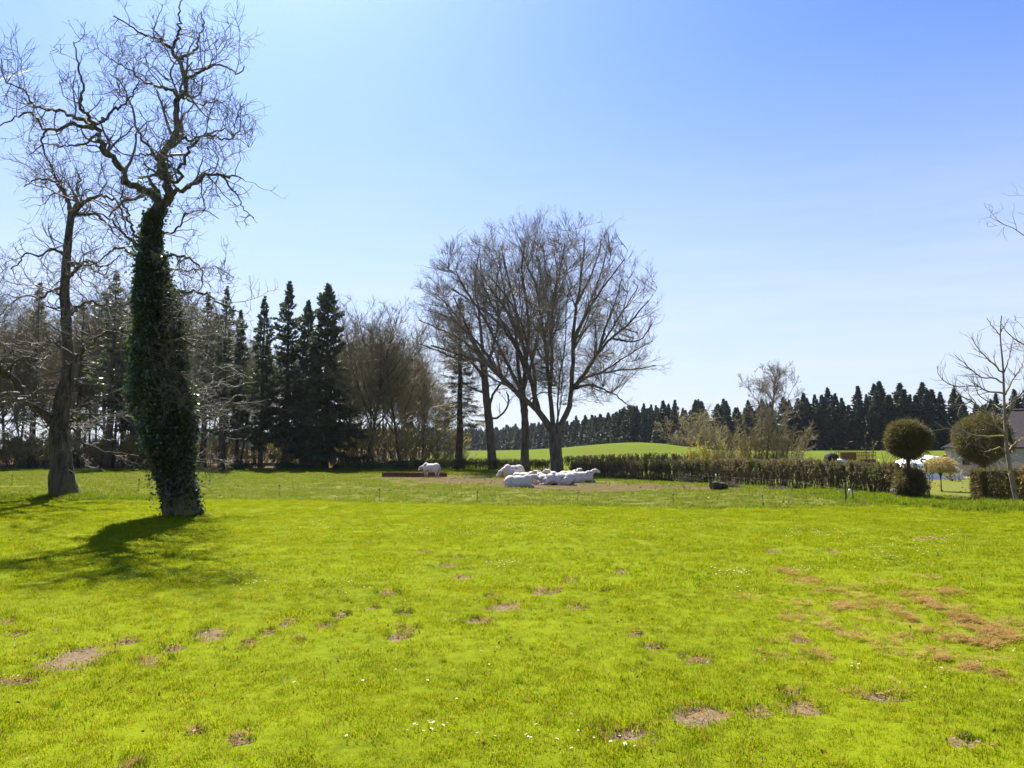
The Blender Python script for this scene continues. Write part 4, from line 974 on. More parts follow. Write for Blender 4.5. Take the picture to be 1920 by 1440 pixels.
# ------------------------------------------------------------------ spruces
def spruce_data(seed, Hh, wid, low, nb, ns, spray, far=False, gap=0.0, thin=1.0, mat='needle', asp=0.20):
    """trunk plus drooping whorled boughs carrying hanging needle sprays"""
    rg = np.random.default_rng(seed)
    z = low * Hh + (0.99 - low) * Hh * np.sort(np.clip((np.arange(nb) + rg.uniform(-1.5, 1.5, nb)) / nb, 0, 1)) ** 0.92
    t = z / Hh
    L = wid * (np.clip(1 - t, 0, 1) ** (0.80 if far else 0.56)) * (rg.uniform(0.62, 1.12, nb) if far else rg.uniform(0.40, 1.12, nb)) + 0.12
    L *= np.clip((1 - t) / 0.16, 0.04, 1) ** 0.6
    if gap > 0:
        side = rg.uniform(0, 6.28, 3)
        L *= 1 - gap * 0.55 * np.clip(fbm(z * 1.0, z * 0 + seed, 0.5) * 2 - 0.6, 0, 0.9) * sstep(0.92, 0.6, t)
    az = np.arange(nb) * 2.399 + rg.normal(0, .5, nb)
    L *= np.clip(0.28 + 1.35 * fbm(np.mod(az, 6.283) * 1.1 + seed * 3.7, z, 0.42), 0.3, 1.15)
    el = np.radians(np.interp(t, [0, 0.4, 0.8, 1], [-22, -12, 18, 55]) + rg.normal(0, 7, nb))
    b = np.stack([np.zeros(nb), np.zeros(nb), z], 1)
    d = np.stack([np.cos(az) * np.cos(el), np.sin(az) * np.cos(el), np.sin(el)], 1)
    K = 4 if far else 6
    P, Rr = grow(rg, b, d, L, 0.014 + 0.008 * L, K, 0.05, 0.03, 0.3)
    s = np.linspace(0, 1, K + 1)[None]
    P[:, :, 2] -= (0.14 * L)[:, None] * np.sin(s * 2.4) * np.interp(t, [0, .8, 1], [1, .5, 0])[:, None]
    n = (ns * (0.4 + L / wid) * thin).astype(int) + 1
    idx = np.repeat(np.arange(nb), n); m = len(idx)
    f = (0.05 + 0.95 * rg.random(m) ** 0.62); fk = f * K; j = np.minimum(fk.astype(int), K - 1); q = (fk - j)[:, None]
    p = P[idx, j] * (1 - q) + P[idx, j + 1] * q
    dirb = norm(P[idx, j + 1] - P[idx, j]); sd = norm(np.cross(dirb, np.array([0, 0, 1.0]))) * np.where(rg.random(m) < .5, 1, -1)[:, None]
    sp = spray * rg.uniform(0.5, 1.25, m) * (0.45 + 0.55 * (1 - t[idx]) ** 0.6)
    side_len = np.minimum(0.36 * L[idx] * (1 - f * 0.6), 1.5) * rg.random(m)
    p = p + sd * side_len[:, None]; p[:, 2] -= 0.25 * side_len
    dd = norm(dirb * 0.55 + sd * 0.55 + rg.normal(0, .35, (m, 3)) + np.array([0, 0, -1.0]) * (0.65 * (1 - t[idx]) - 0.25)[:, None])
    wv = norm(np.cross(dd, rg.normal(0, 1, (m, 3))))
    e = p + dd * sp[:, None]; ww = (sp * (0.30 if far else asp))[:, None]
    mid = p + dd * sp[:, None] * 0.4
    V = np.stack([p, mid + wv * ww, e, mid - wv * ww], 1).reshape(-1, 3)
    i = np.arange(m) * 4; Q = np.stack([i, i + 1, i + 2, i + 3], 1)
    tr = MB(); zt = np.linspace(-0.1, Hh * 0.985, 12); r0 = Hh * 0.0165
    tp = np.stack([rg.normal(0, .03, 12), rg.normal(0, .03, 12), zt], 1)
    tr.tube(tp, r0 * (1 - zt / Hh) ** 0.85 + 0.015 + 0.3 * r0 * np.exp(-np.maximum(zt, 0) / 0.5), 8)
    if far:
        mb = MB(); mb.add(V, Q, m=0); mb.add(np.concatenate(tr.V), np.concatenate(tr.Q), m=1)
        return mb.mesh('spruce', [M['needle_far'], M['spruce_bark']], False)
    Vb, Qb = tubes(P, Rr, 3)
    if low > 0.05:      # dead stubs under the crown
        ns_ = int(40 * low / 0.2); zs = rg.uniform(0.05, low, ns_) * Hh; a = rg.uniform(0, 6.28, ns_)
        Pd, Rd = grow(rg, np.stack([zs * 0, zs * 0, zs], 1), np.stack([np.cos(a), np.sin(a), rg.uniform(-.4, .2, ns_)], 1), rg.uniform(.5, 2.0, ns_), np.full(ns_, .02), 3, .1, -.05, .3)
        V2, Q2 = tubes(Pd, Rd, 3); tr.add(V2, Q2)
    cr = MB(); cr.add(V, Q, m=0); cr.add(Vb, Qb, m=1)
    return tr.mesh('trunk', [M['spruce_bark']]), cr.mesh('crown', [M[mat], M['spruce_bark']], False)

SPR = [spruce_data(501, 24, 5.0, 0.10, 175, 120, 0.8, gap=0.5), spruce_data(502, 24, 4.0, 0.2, 125, 90, 0.75, gap=1.0), spruce_data(503, 24, 4.4, 0.14, 135, 95, 0.75, gap=1.0),
       spruce_data(504, 24, 4.3, 0.24, 100, 62, 0.75, gap=1.3, thin=0.8)]
LARCH = spruce_data(505, 22, 3.6, 0.26, 130, 130, 0.7, gap=0.4, thin=0.9, mat='larch', asp=0.05)
def spruce_at(k, u, y, top_v, label, wmul=1.0, rz=0.0, group=None, data=None, name='spruce_tree'):
    b = GX(u, y); hh = AT(u, top_v, y)[2] - b[2]
    s = hh / (22.0 if data is not None else 24.0)
    place_tree(data or SPR[k], name, label, 'tree', b, rz, (s * wmul, s * wmul, s), group)
spruce_at(0, 612, 99, 531, 'tallest broad dark spruce at the right end of the conifers', 1.12, 0.3)
spruce_at(2, 538, 101, 527, 'slim tall dark spruce second from the right among the conifers', 0.95, 1.0)
spruce_at(2, 492, 98.5, 555, 'dark spruce with a bare straight lower trunk, third from right', 0.82, 2.2)
spruce_at(0, 575, 104, 562, 'shorter spruce filling the gap between the two tallest spruces', 0.85, 3.3)
spruce_at(3, 420, 99, 536, 'thin ragged spruce with sky showing through, right of the ivy trunk', 1.0, 0.8)
spruce_at(3, 385, 103, 548, 'ragged spruce close behind the ivy-clad trunk on its right', 1.05, 2.0)
spruce_at(1, 448, 106, 580, 'narrow spruce set back between two ragged spruces', 0.8, 2.8)
spruce_at(3, 210, 101, 508, 'brownish thin spruce seen between the two bare trees on the left', 1.25, 4.0)
spruce_at(1, 252, 108, 545, 'spruce hidden mostly behind the ivy-clad trunk', 1.0, 5.0)
spruce_at(3, 330, 106, 560, 'sparse spruce just right of the ivy, behind its bare shoots', 0.9, 5.6)
spruce_at(0, 66, 104, 527, 'feathery larch with a slim straight trunk at the far left', 1.0, 0.5, None, LARCH, 'larch_tree')
spruce_at(0, 862, 96, 556, 'larch with drooping branches and a straight pale trunk beside the oaks', 1.35, 1.7, None, LARCH, 'larch_tree')
spruce_at(0, 150, 112, 560, 'larch set back behind the second bare tree', 1.1, 2.5, None, LARCH, 'larch_tree')

# ------------------------------------------------------------------ far spruce forest
FAR = [spruce_data(520 + i, 25, w_ * 1.62, 0.02, 140, 34, 1.5, far=True, gap=0.35) for i, w_ in enumerate((3.7, 3.3, 4.1, 3.0, 3.6, 3.4))]
def far_forest():
    rg = np.random.default_rng(77)
    # front edge of the forest, as (pixel column, distance, top row)
    E = [(1990, 300, 742), (1900, 312, 744), (1820, 318, 738), (1760, 322, 729), (1690, 325, 724), (1620, 330, 733), (1560, 334, 742), (1500, 338, 750), (1440, 342, 755), (1380, 348, 752), (1320, 356, 752),
         (1260, 372, 757), (1200, 395, 765), (1150, 430, 773), (1110, 470, 783), (1070, 515, 789), (1030, 560, 793), (990, 610, 797), (950, 660, 801), (910, 700, 804), (870, 740, 806), (820, 780, 808)]
    pts = np.array([(GX(u, y)[0], y, top) for u, y, top in E])
    seg = np.concatenate([[0], np.cumsum(np.linalg.norm(np.diff(pts[:, :2], axis=0), axis=1))])
    s = 0.0; cnt = 0
    for row, step in ((0, 4.6), (1, 5.6), (2, 7.2)):
        s = rg.uniform(0, 3)
        while s < seg[-1]:
            x = np.interp(s, seg, pts[:, 0]) + rg.normal(0, .9); y = np.interp(s, seg, pts[:, 1]) + row * 7 + rg.normal(0, 1.6)
            top = np.interp(s, seg, pts[:, 2])
            u = CX + x / y * F_PX
            h0 = float(H(x, y)); hh = (AT(u, top, y)[2] - h0) * rg.uniform(0.80, 1.10) * (1 + 0.02 * row)
            if row == 0 and rg.random() < 0.12: hh *= 0.8
            k = hh / 25.0; wm = (0.5 * k + 0.5) * rg.uniform(0.9, 1.4) * (1.0 if y < 400 else 1.15)
            o = link('spruce_tree', FAR[int(rg.integers(0, 6))], None, (x, y, h0 - 0.3), rg.uniform(0, 6.28), (wm, wm, k))
            seen = 'in the dark forest wall beyond the field'
            tag(o, 'dark dense spruce ' + seen, 'tree', 'spruces of the far forest wall'); cnt += 1
            s += step * (1 + 0.35 * max(0, (y - 400) / 300)) * rg.uniform(0.7, 1.3)
    # distant ridge, too far to tell trees apart
    mb = MB()
    n = 1500
    x = rg.uniform(-560, 260, n); y = rg.uniform(1050, 1500, n); z = H(x, y); hh = rg.uniform(14, 24, n)
    th = np.arange(6) * math.pi / 3
    ring = np.stack([np.cos(th), np.sin(th), 0 * th], 1)
    for i in range(n):
        a = rg.uniform(0.75, 1.2, (6, 1)) * 3.4
        lo = ring * a + [x[i], y[i], z[i]]; hi = ring * a * 0.55 * rg.uniform(.8, 1.2, (6, 1)) + [x[i], y[i], z[i] + hh[i] * 0.55]
        V = np.concatenate([lo, hi, [[x[i], y[i], z[i] + hh[i]]]])
        mb.add(V, [[q, (q + 1) % 6, 6 + (q + 1) % 6, 6 + q] for q in range(6)], [[6 + q, 6 + (q + 1) % 6, 12] for q in range(6)])
    tag(link('ridge_forest', mb.mesh('ridge_forest', [M['needle_far']], False)), 'distant bluish forested ridge behind the oak trunks', 'forest', kind='stuff')
    return cnt
N_FAR = far_forest()

# ------------------------------------------------------------------ woodland on the left
WOOD = [bare_tree_data(601, 24, 0.26, 0.28, 16, (35, 68), 1.1, 0.09, rmin=0.018), bare_tree_data(602, 22, 0.20, 0.38, 13, (30, 65), 1.1, 0.10, rmin=0.018),
        bare_tree_data(603, 20, 0.17, 0.26, 15, (25, 60), 1.1, 0.12, rmin=0.018), bare_tree_data(604, 23, 0.24, 0.22, 20, (40, 70), 1.15, 0.09, rmin=0.018, width=7.5)]
def shrub_data(seed, Hh, nst, rad, dens, twig='shrub_twig', bud=0, leafmat='bud', bsize=0.12, r0=0.035, levels=3, rmin=0.011, spread=(45, 85)):
    """a many-stemmed bare bush"""
    rg = np.random.default_rng(seed)
    a = rg.uniform(0, 6.28, nst); q = rad * 0.25 * np.sqrt(rg.random(nst))
    b = np.stack([q * np.cos(a), q * np.sin(a), np.full(nst, -0.1)], 1)
    el = np.radians(rg.uniform(spread[0], spread[1], nst)); d = np.stack([np.cos(a) * np.cos(el), np.sin(a) * np.cos(el), np.sin(el)], 1)
    P, Rr = grow(rg, b, d, Hh * rg.uniform(0.6, 1.08, nst), np.full(nst, r0) * rg.uniform(.6, 1.2, nst), 9, 0.12, 0.04, 0.25)
    s = 5.0 / Hh
    lv = [dict(dens=2.2 * dens * s, t0=0.18, ang=(20, 60), lf=(0.2, 0.5), rmul=0.5, rmin=rmin * 1.5, lmin=.3 / s, lmax=2.2 / s, K=4, wig=.2, up=.06, S=3, tl=.5),
          dict(dens=3.0 * dens * s, t0=0.1, ang=(20, 65), lf=(0.3, 0.7), rmul=0.6, rmin=rmin, lmin=.2 / s, lmax=1.0 / s, K=3, wig=.22, up=.05, S=3, tl=.4),
          dict(dens=3.0 * dens * s, t0=0.1, ang=(20, 65), lf=(0.4, 0.8), rmul=0.6, rmin=rmin * 0.9, lmin=.15 / s, lmax=0.5 / s, K=2, wig=.22, up=.05, S=3, tl=.3)][:levels]
    cr = crown_levels(rg, P, Rr, lv)
    lf = kites(rg, pick_on(rg, cr[-1][0], bud, 0.1), bsize, 0.6) if bud else None
    V, Q = tubes(P, Rr, 5)
    return new_mesh('stems', V, Q, None, [M['wood_bark']]), twig_mesh('twigs', cr, [M[twig], M[leafmat]], lf)
SHR = [shrub_data(701, 4.0, 16, 2.0, 0.8, bud=2200, rmin=0.013), shrub_data(702, 5.0, 14, 2.5, 0.8, twig='wood_twig', bud=900, rmin=0.014), shrub_data(703, 3.2, 18, 1.8, 0.8, bud=2600, rmin=0.012), shrub_data(704, 6.5, 15, 2.6, 0.85, twig='wood_twig', bud=900, rmin=0.016)]
def place_shrub(data, label, loc, rz, scale, group=None, name='bare_shrub', cat='shrub'):
    t_ = thing(name, label, cat, loc, rz, group, scale)
    link('stems', data[0], t_); link('twigs', data[1], t_)
    return t_
def woodland():
    rg = np.random.default_rng(88)
    lab = 'slender bare tree standing in the wood behind the ivy-clad tree'
    grp = 'bare trees of the left wood'
    for u in np.arange(-130, 470, 15):
        y = rg.uniform(101, 138); uu = u + rg.normal(0, 7); b = GX(uu, y)
        top = np.interp(uu, [-130, 0, 120, 250, 350, 470], [560, 585, 590, 560, 590, 640]) + rg.normal(0, 22)
        k = int(rg.integers(0, 4)); hh = AT(uu, top, y)[2] - b[2]; s = hh / (24, 22, 20, 23)[k]
        place_tree(WOOD[k], 'bare_tree', lab, 'tree', b, rg.uniform(0, 6.28), (s * .95, s * .95, s), grp)
    for (u, y, top, k, wm, label) in ((690, 101, 562, 3, 1.12, 'tall rounded bare tree directly right of the tallest spruce'), (655, 108, 590, 0, 1.0, 'bare tree partly hidden behind the right edge of the tallest spruce'),
                                      (752, 103, 612, 3, 1.05, 'bare tree with arching limbs halfway between the spruces and the oaks'), (722, 106, 640, 1, 1.0, 'thin bare tree in the dip left of the arching bare tree'),
                                      (792, 107, 668, 2, 1.1, 'lower bare tree at the right end of the wood'), (775, 116, 640, 0, 1.0, 'bare tree set back near the right end of the wood'),
                                      (820, 112, 720, 2, 1.2, 'small bare tree above the last bushes left of the larch')):
        b = GX(u, y); hh = AT(u, top, y)[2] - b[2]; s = hh / (24, 22, 20, 23)[k]
        place_tree(WOOD[k], 'bare_tree', label, 'tree', b, rg.uniform(0, 6.28), (s * wm, s * wm, s))
    for u in np.arange(470, 850, 24):          # fill behind
        y = rg.uniform(118, 140); uu = u + rg.normal(0, 8); b = GX(uu, y); k = int(rg.integers(0, 4))
        top = np.interp(uu, [470, 620, 700, 760, 850], [650, 640, 610, 650, 745]) + rg.normal(0, 18)
        hh = AT(uu, top, y)[2] - b[2]; s = hh / (24, 22, 20, 23)[k]
        place_tree(WOOD[k], 'bare_tree', 'bare tree in the back row of the wood behind spruces and bushes', 'tree', b, rg.uniform(0, 6.28), s, 'back row of the wood')
    g = 'bushes at the foot of the wood'
    for u in list(np.arange(-120, 300, 10)) + list(np.arange(300, 640, 13)):
        y = rg.uniform(99.5, 122); uu = u + rg.normal(0, 6); k = int(rg.integers(0, 4)); s = rg.uniform(0.8, 1.45) * (1, .85, 1.2, .7)[k]
        place_shrub(SHR[k], 'bare brown bush in the undergrowth at the foot of the left wood', GX(uu, y), rg.uniform(0, 6.28), s, g)
    g = 'brown bushes at the right end of the wood'
    for u in np.arange(640, 872, 12):
        y = rg.uniform(100, 118); uu = u + rg.normal(0, 4); k = int(rg.integers(0, 4)); b = GX(uu, y)
        top = np.interp(uu, [640, 700, 780, 820, 850, 870], [775, 765, 765, 780, 810, 840]) + rg.uniform(-15, 45)
        s = (AT(uu, top, y)[2] - b[2]) / (4.0, 5.0, 3.2, 6.5)[k]
        place_shrub(SHR[k], 'tall bare brown bush between the spruces and the larch', b, rg.uniform(0, 6.28), (min(s, 1.3), min(s, 1.3), s), g)
    # dark evergreen bushes with shiny leaves along the edge of the wood
    ev = []
    for sd in (1, 2):
        r2 = np.random.default_rng(900 + sd); n = 1500
        q = norm(r2.normal(0, 1, (n, 3))) * (r2.random(n)[:, None] ** 0.4) * np.array([1.25, 1.0, 0.75]); q[:, 2] = np.abs(q[:, 2]) + 0.05
        q *= (0.75 + 0.5 * fbm(np.arctan2(q[:, 1], q[:, 0]) * 2, q[:, 2], 1.5))[:, None]
        V, Q = kites(r2, q, 0.17, 0.5, 0.1, norm(q) * 0.8)
        ev.append(new_mesh('foliage', V, Q, None, [M['evergreen']], False))
    st = MB()
    for i in range(6):
        a = i * 1.05; st.tube([(0.05 * math.cos(a), 0.05 * math.sin(a), -0.1), (0.2 * math.cos(a), 0.2 * math.sin(a), 0.35), (0.55 * math.cos(a), 0.5 * math.sin(a), 0.75)], [0.03, 0.022, 0.008], 5)
    stm = st.mesh('stems', [M['wood_bark']])
    for u in (452, 560, 585, 640, 668, 690, 712, 735, 760, 785, 808, 540):
        y = rg.uniform(98.2, 100); b = GX(u + rg.normal(0, 4), y)
        t_ = thing('evergreen_bush', 'low dark evergreen bush with glinting leaves at the wood edge', 'shrub', b, rg.uniform(0, 6.28), 'evergreen bushes at the wood edge', rg.uniform(0.8, 1.35))
        link('foliage', ev[int(rg.integers(0, 2))], t_); link('stems', stm, t_)
woodland()

# ------------------------------------------------------------------ hedges
def hedge_unit(seed, dens, leaf, leafmat, w=1.0, dep=0.85, hh=1.0):
    """one clipped bush of a hedge, one metre tall before scaling: stems below, dense twigs above"""
    rg = np.random.default_rng(seed)
    ns = 12
    b = np.stack([rg.uniform(-w * .42, w * .42, ns), rg.uniform(-dep * .22, dep * .22, ns), np.full(ns, -0.05)], 1)
    d = np.stack([rg.normal(0, .28, ns), rg.normal(0, .28, ns), np.ones(ns)], 1)
    P, Rr = grow(rg, b, d, rg.uniform(0.8, 1.05, ns), rg.uniform(.014, .026, ns), 6, .16, .05, .4)
    lv = [dict(dens=9 * dens, t0=0.30, ang=(25, 75), lf=(.25, .5), rmul=.5, rmin=.011, lmin=.15, lmax=.6, K=3, wig=.25, up=.08, S=3, tl=.3),
          dict(dens=15 * dens, t0=0.05, ang=(25, 80), lf=(.35, .8), rmul=.6, rmin=.0085, lmin=.10, lmax=.34, K=2, wig=.3, up=.05, S=3, tl=.3)]
    cr = crown_levels(rg, P, Rr, lv)
    allp = [P] + [c[0] for c in cr]
    def clip(Q):
        Q[..., 0] = w * .62 * np.tanh(Q[..., 0] / (w * .62) * 1.0); Q[..., 1] = dep * .5 * np.tanh(Q[..., 1] / (dep * .5))
        z = Q[..., 2]; Q[..., 2] = np.where(z > .86, .86 + .14 * np.tanh((z - .86) / .14), z)
    for q in allp: clip(q)
    V, Q = tubes(P, Rr, 4)
    lf = None
    if leaf:
        pt = pick_on(rg, cr[-1][0], leaf, .2); pt = pt[(pt[:, 2] > .38 + .3 * rg.random(len(pt)))]; lf = kites(rg, pt, .07, .5)
    return new_mesh('stems', V, Q, None, [M['wood_bark']]), twig_mesh('twigs', cr, [M['hedge_twig'], M[leafmat]], lf)

HU = [hedge_unit(800 + i, 1.0, 1300, 'hedge_dry') for i in range(5)]
HG = [hedge_unit(820 + i, 1.0, 1900, 'hedge_leaf') for i in range(5)]
def hedge(label, path, heights, units, step=0.72, wd=1.0, gaps=()):
    rg = np.random.default_rng(len(label))
    path = np.array(path, float); L = np.concatenate([[0], np.cumsum(np.linalg.norm(np.diff(path[:, :2], axis=0), axis=1))])
    o = path[0].copy(); t_ = thing('hedge', label, 'hedge', (o[0], o[1], float(H(o[0], o[1]))))
    s = 0.3
    while s < L[-1]:
        x, y, h = np.interp(s, L, path[:, 0]), np.interp(s, L, path[:, 1]), np.interp(s, L, heights)
        j = min(np.searchsorted(L, s, side='right') - 1, len(path) - 2); dx, dy = path[j + 1, :2] - path[j, :2]
        if not any(a < s < b for a, b in gaps):
            u_ = units[int(rg.integers(0, len(units)))]; hh = h * rg.uniform(.985, 1.015)
            loc = (x - o[0] + rg.normal(0, .03), y - o[1] + rg.normal(0, .06), float(H(x, y)) - float(H(o[0], o[1])))
            rz = math.atan2(dy, dx) + (math.pi if rg.random() < .5 else 0) + rg.normal(0, .06)
            b_ = link('bush', u_[0], t_, loc, rz, (1.05 * wd, 1.15 * wd, hh)); link('twigs', u_[1], b_)
        s += step * rg.uniform(.85, 1.15)
    return t_
hp = [G(u, v) for u, v in ((1074, 893), (1200, 899), (1350, 906), (1480, 916), (1560, 921), (1640, 927), (1712, 933), (1738, 934))]
hedge('long clipped bare brown hedge running right from the oaks to the garden', hp, [1.38, 1.58, 1.80, 1.88, 1.86, 1.80, 1.70, 1.45], HU + HU[:2] + HG[:3], 0.40)
hp = [GX(u, y) for u, y in ((770, 97), (860, 95.5), (960, 92.5), (1030, 90))]
hedge('low greenish clipped hedge behind the oak trunks', hp, [1.25, 1.45, 1.45, 1.45], HG, 0.5)
hp = [GX(u, y) for u, y in ((1058, 112), (1130, 106), (1220, 102), (1330, 100), (1460, 100))]
hedge('second dark hedge behind the long brown one, below the green hill', hp, [1.35, 1.75, 2.05, 2.0, 1.9], HG + HU, 0.75, 1.2)

# ------------------------------------------------------------------ shrubs and the multi-stemmed tree behind the hedge
WB = [shrub_data(711, 7.0, 18, 3.0, 1.5, bud=500, r0=.06, spread=(58, 88), rmin=.016), shrub_data(712, 6.0, 16, 2.6, 1.5, bud=400, r0=.05, spread=(52, 88), rmin=.015),
      shrub_data(713, 4.5, 10, 2.2, 1.3, twig='shrub_twig', bud=2600, leafmat='catkin', bsize=.13, r0=.04, spread=(55, 88))]
def shrub_px(data, hdef, u, y, top, label, wm=1.0, rz=0.0, name='bare_shrub', cat='shrub'):
    b = GX(u, y); s = (AT(u, top, y)[2] - b[2]) / hdef
    place_shrub(data, label, b, rz, (s * wm, s * wm, s), None, name, cat)
shrub_px(WB[0], 7.0, 1455, 92, 765, 'densest brown bush right of the airy bare tree behind the hedge', .85, .4)
shrub_px(WB[0], 7.0, 1408, 94, 775, 'brown bush below the crown of the airy bare tree', .8, 2.0)
shrub_px(WB[1], 6.0, 1482, 95, 800, 'low spreading bush at the right end of the bushes behind the hedge', .9, 3.0)
shrub_px(WB[1], 6.0, 1360, 92, 790, 'rounded bare bush with reddish twig tips left of the airy tree', .9, 1.0)
shrub_px(WB[2], 4.5, 1330, 90, 808, 'yellow-green catkin bush with two slim stems above the hedge', .75, .2)
shrub_px(WB[2], 4.5, 1297, 96, 822, 'small yellow-green bush at the left end of the bushes', .75, 1.4)
shrub_px(WB[2], 4.5, 1385, 97, 812, 'yellow-green bush between the rounded bush and the airy tree', .8, 2.4)
shrub_px(WB[1], 6.0, 1286, 330, 768, 'brown leafless tree against the far forest wall', 1.3, 2.9, 'bare_tree', 'tree')
shrub_px(WB[1], 6.0, 1330, 325, 790, 'low brown leafless tree before the far forest, right of another', 1.4, .9, 'bare_tree', 'tree')
d = bare_tree_data(305, 11, 0.13, 0.2, 11, (35, 72), 1.2, 0.16, 'oak_twig', 'oak_bark', 0.014, width=3.6, twf=0.9)
b = GX(1432, 93); hh = AT(1432, 672, 93)[2] - b[2]
place_tree(d, 'bare_tree', 'airy bare tree rising above the bushes behind the long hedge', 'tree', b, .6, hh / 11)
# spring shoots sticking up behind the hay wagon
for u, top, lb in ((1575, 825, 'sparse upright shoots left above the hay wagon'), (1625, 815, 'tall bundle of bare shoots behind the hay wagon'), (1652, 830, 'leaning bare shoots right of the hay wagon')):
    dd = shrub_data(int(u), 3.2, 6, 1.4, .35, bud=60, r0=.03, levels=2, spread=(55, 85), rmin=.014)
    shrub_px(dd, 3.2, u, 118, top, lb, .9, u)
# ------------------------------------------------------------------ garden on the right
def clipped(rg, kind, size, n, mat, tl=0.20):
    """a dense clipped mass of short twigs and leaves: ball or box"""
    if kind == 'ball':
        d = norm(rg.normal(0, 1, (n, 3))); q = d * (rg.random(n)[:, None] ** 0.22) * size
        q[:, 2] = np.where(q[:, 2] < 0, q[:, 2] * 0.86, q[:, 2])
        out = d * 1.5
    else:
        q = rg.uniform(-1, 1, (n, 3)); k = rg.integers(0, 3, n); s = rg.random(n) < 0.78
        q[np.arange(n)[s], k[s]] = np.sign(q[np.arange(n)[s], k[s]]) * rg.uniform(.88, 1.0, s.sum())
        out = np.zeros((n, 3)); out[np.arange(n), k] = np.sign(q[np.arange(n), k]) * 1.2; q = q * size; out[:, 2] += .3
    h = n * 2 // 3
    V1, Q1 = kites(rg, q[:h], tl, .13, 0, out[:h]); V2, Q2 = kites(rg, q[h:], .06, .6, 0, out[h:] * .3)
    return V1, Q1, V2, Q2
def ball_tree(label, base, zc, rad, r_trunk, seed, squash=1.0):
    rg = np.random.default_rng(seed)
    t_ = thing('topiary_tree', label, 'topiary', base)
    tb = MB(); h = zc - base[2]
    tb.tube([(0, 0, -.1), (.03, 0, h * .3), (-.02, .02, h * .6), (0, 0, h)], [r_trunk * 1.3, r_trunk, r_trunk * .9, r_trunk * .7], 9)
    for i in range(10):
        a = i * 2.4; tb.tube([(0, 0, h - rad * .85), (math.cos(a) * rad * .35, math.sin(a) * rad * .35, h - rad * .3), (math.cos(a) * rad * .7, math.sin(a) * rad * .7, h + rad * (.5 * math.sin(i * 1.9)))], [.05, .035, .012], 5)
    link('trunk', tb.mesh('trunk', [M['wood_bark']]), t_)
    V1, Q1, V2, Q2 = clipped(rg, 'ball', np.array([rad, rad, rad * squash]), 26000, None)
    for V_ in (V1, V2): V_[:, :2] *= 1 - .30 * np.clip(-V_[:, 2:3] / rad, 0, 1) ** 1.5
    w_ = 1 + .045 * (np.sin(V1[:, 0:1] * 5.1 + seed) * np.sin(V1[:, 1:2] * 3.7 + 1) + np.sin(V1[:, 2:3] * 4.3 + V1[:, 0:1] * 2 + seed * 2))
    d3 = norm(rg.normal(0, 1, (1500, 3))); V3, Q3 = kites(rg, d3 * rad * .92, .34, .05, 0, d3 * 2.0)
    mb = MB(); mb.add(V1 * w_ + [0, 0, h], Q1, m=0); mb.add(V2 + [0, 0, h], Q2, m=1); mb.add(V3 + [0, 0, h], Q3, m=0)
    link('crown', mb.mesh('crown', [M['topiary_twig'], M['hedge_leaf']], False), t_)
b = G(1707, 934); ball_tree('round clipped ball tree growing out of the end of the hedge', b, AT(1708, 826, b[1])[2], 37 / F_PX * b[1], .10, 31, 1.0)
b = G(1848, 933); ball_tree('larger round clipped ball tree behind the young bare tree', b, AT(1856, 826, b[1])[2], 50 / F_PX * b[1], .13, 32, 1.0)
# dark bush at the hedge end, below the ball
b = G(1706, 935); rg = np.random.default_rng(33)
t_ = thing('clipped_bush', 'dark clipped bush ending the hedge beneath the ball tree', 'shrub', b)
V1, Q1, V2, Q2 = clipped(rg, 'ball', np.array([.72, .62, .70]), 9000, None)
V1 = V1 * (1 + .16 * np.sin(V1[:, 0:1] * 4 + 1) * np.sin(V1[:, 2:3] * 5 + V1[:, 1:2] * 3)); mb = MB(); mb.add(V1 + [0, 0, .72], Q1, m=0); mb.add(V2 + [0, 0, .72], Q2, m=1); link('crown', mb.mesh('crown', [M['topiary_twig'], M['hedge_leaf']], False), t_)
st = MB()
for i in range(9):
    a = i * .7; st.tube([(.25 * math.cos(a), .2 * math.sin(a), -.1), (.4 * math.cos(a + .3), .35 * math.sin(a + .3), .5), (.5 * math.cos(a), .45 * math.sin(a), 1.1)], [.03, .022, .012], 5)
link('stems', st.mesh('stems', [M['wood_bark']]), t_)
# square clipped hedge right of the drive
c0, c1 = G(1832, 938), G(1990, 940); rg = np.random.default_rng(34)
t_ = thing('clipped_hedge', 'square-cut dense dark hedge on the right of the drive', 'hedge', (c0[0] + 2.0, c0[1] + .1, 0))
V1, Q1, V2, Q2 = clipped(rg, 'box', np.array([1.95, .48, .72]), 46000, None, .17)
mb = MB(); mb.add(V1 + [0, 0, .72], Q1, m=0); mb.add(V2 + [0, 0, .72], Q2, m=1); link('foliage', mb.mesh('foliage', [M['topiary_twig'], M['hedge_leaf']], False), t_)
st = MB()
for i in range(14): x = -1.8 + i * .277; st.tube([(x, 0, -.1), (x + .05, .05, .5), (x - .03, -.05, 1.2)], [.025, .02, .01], 5)
link('stems', st.mesh('stems', [M['wood_bark']]), t_)
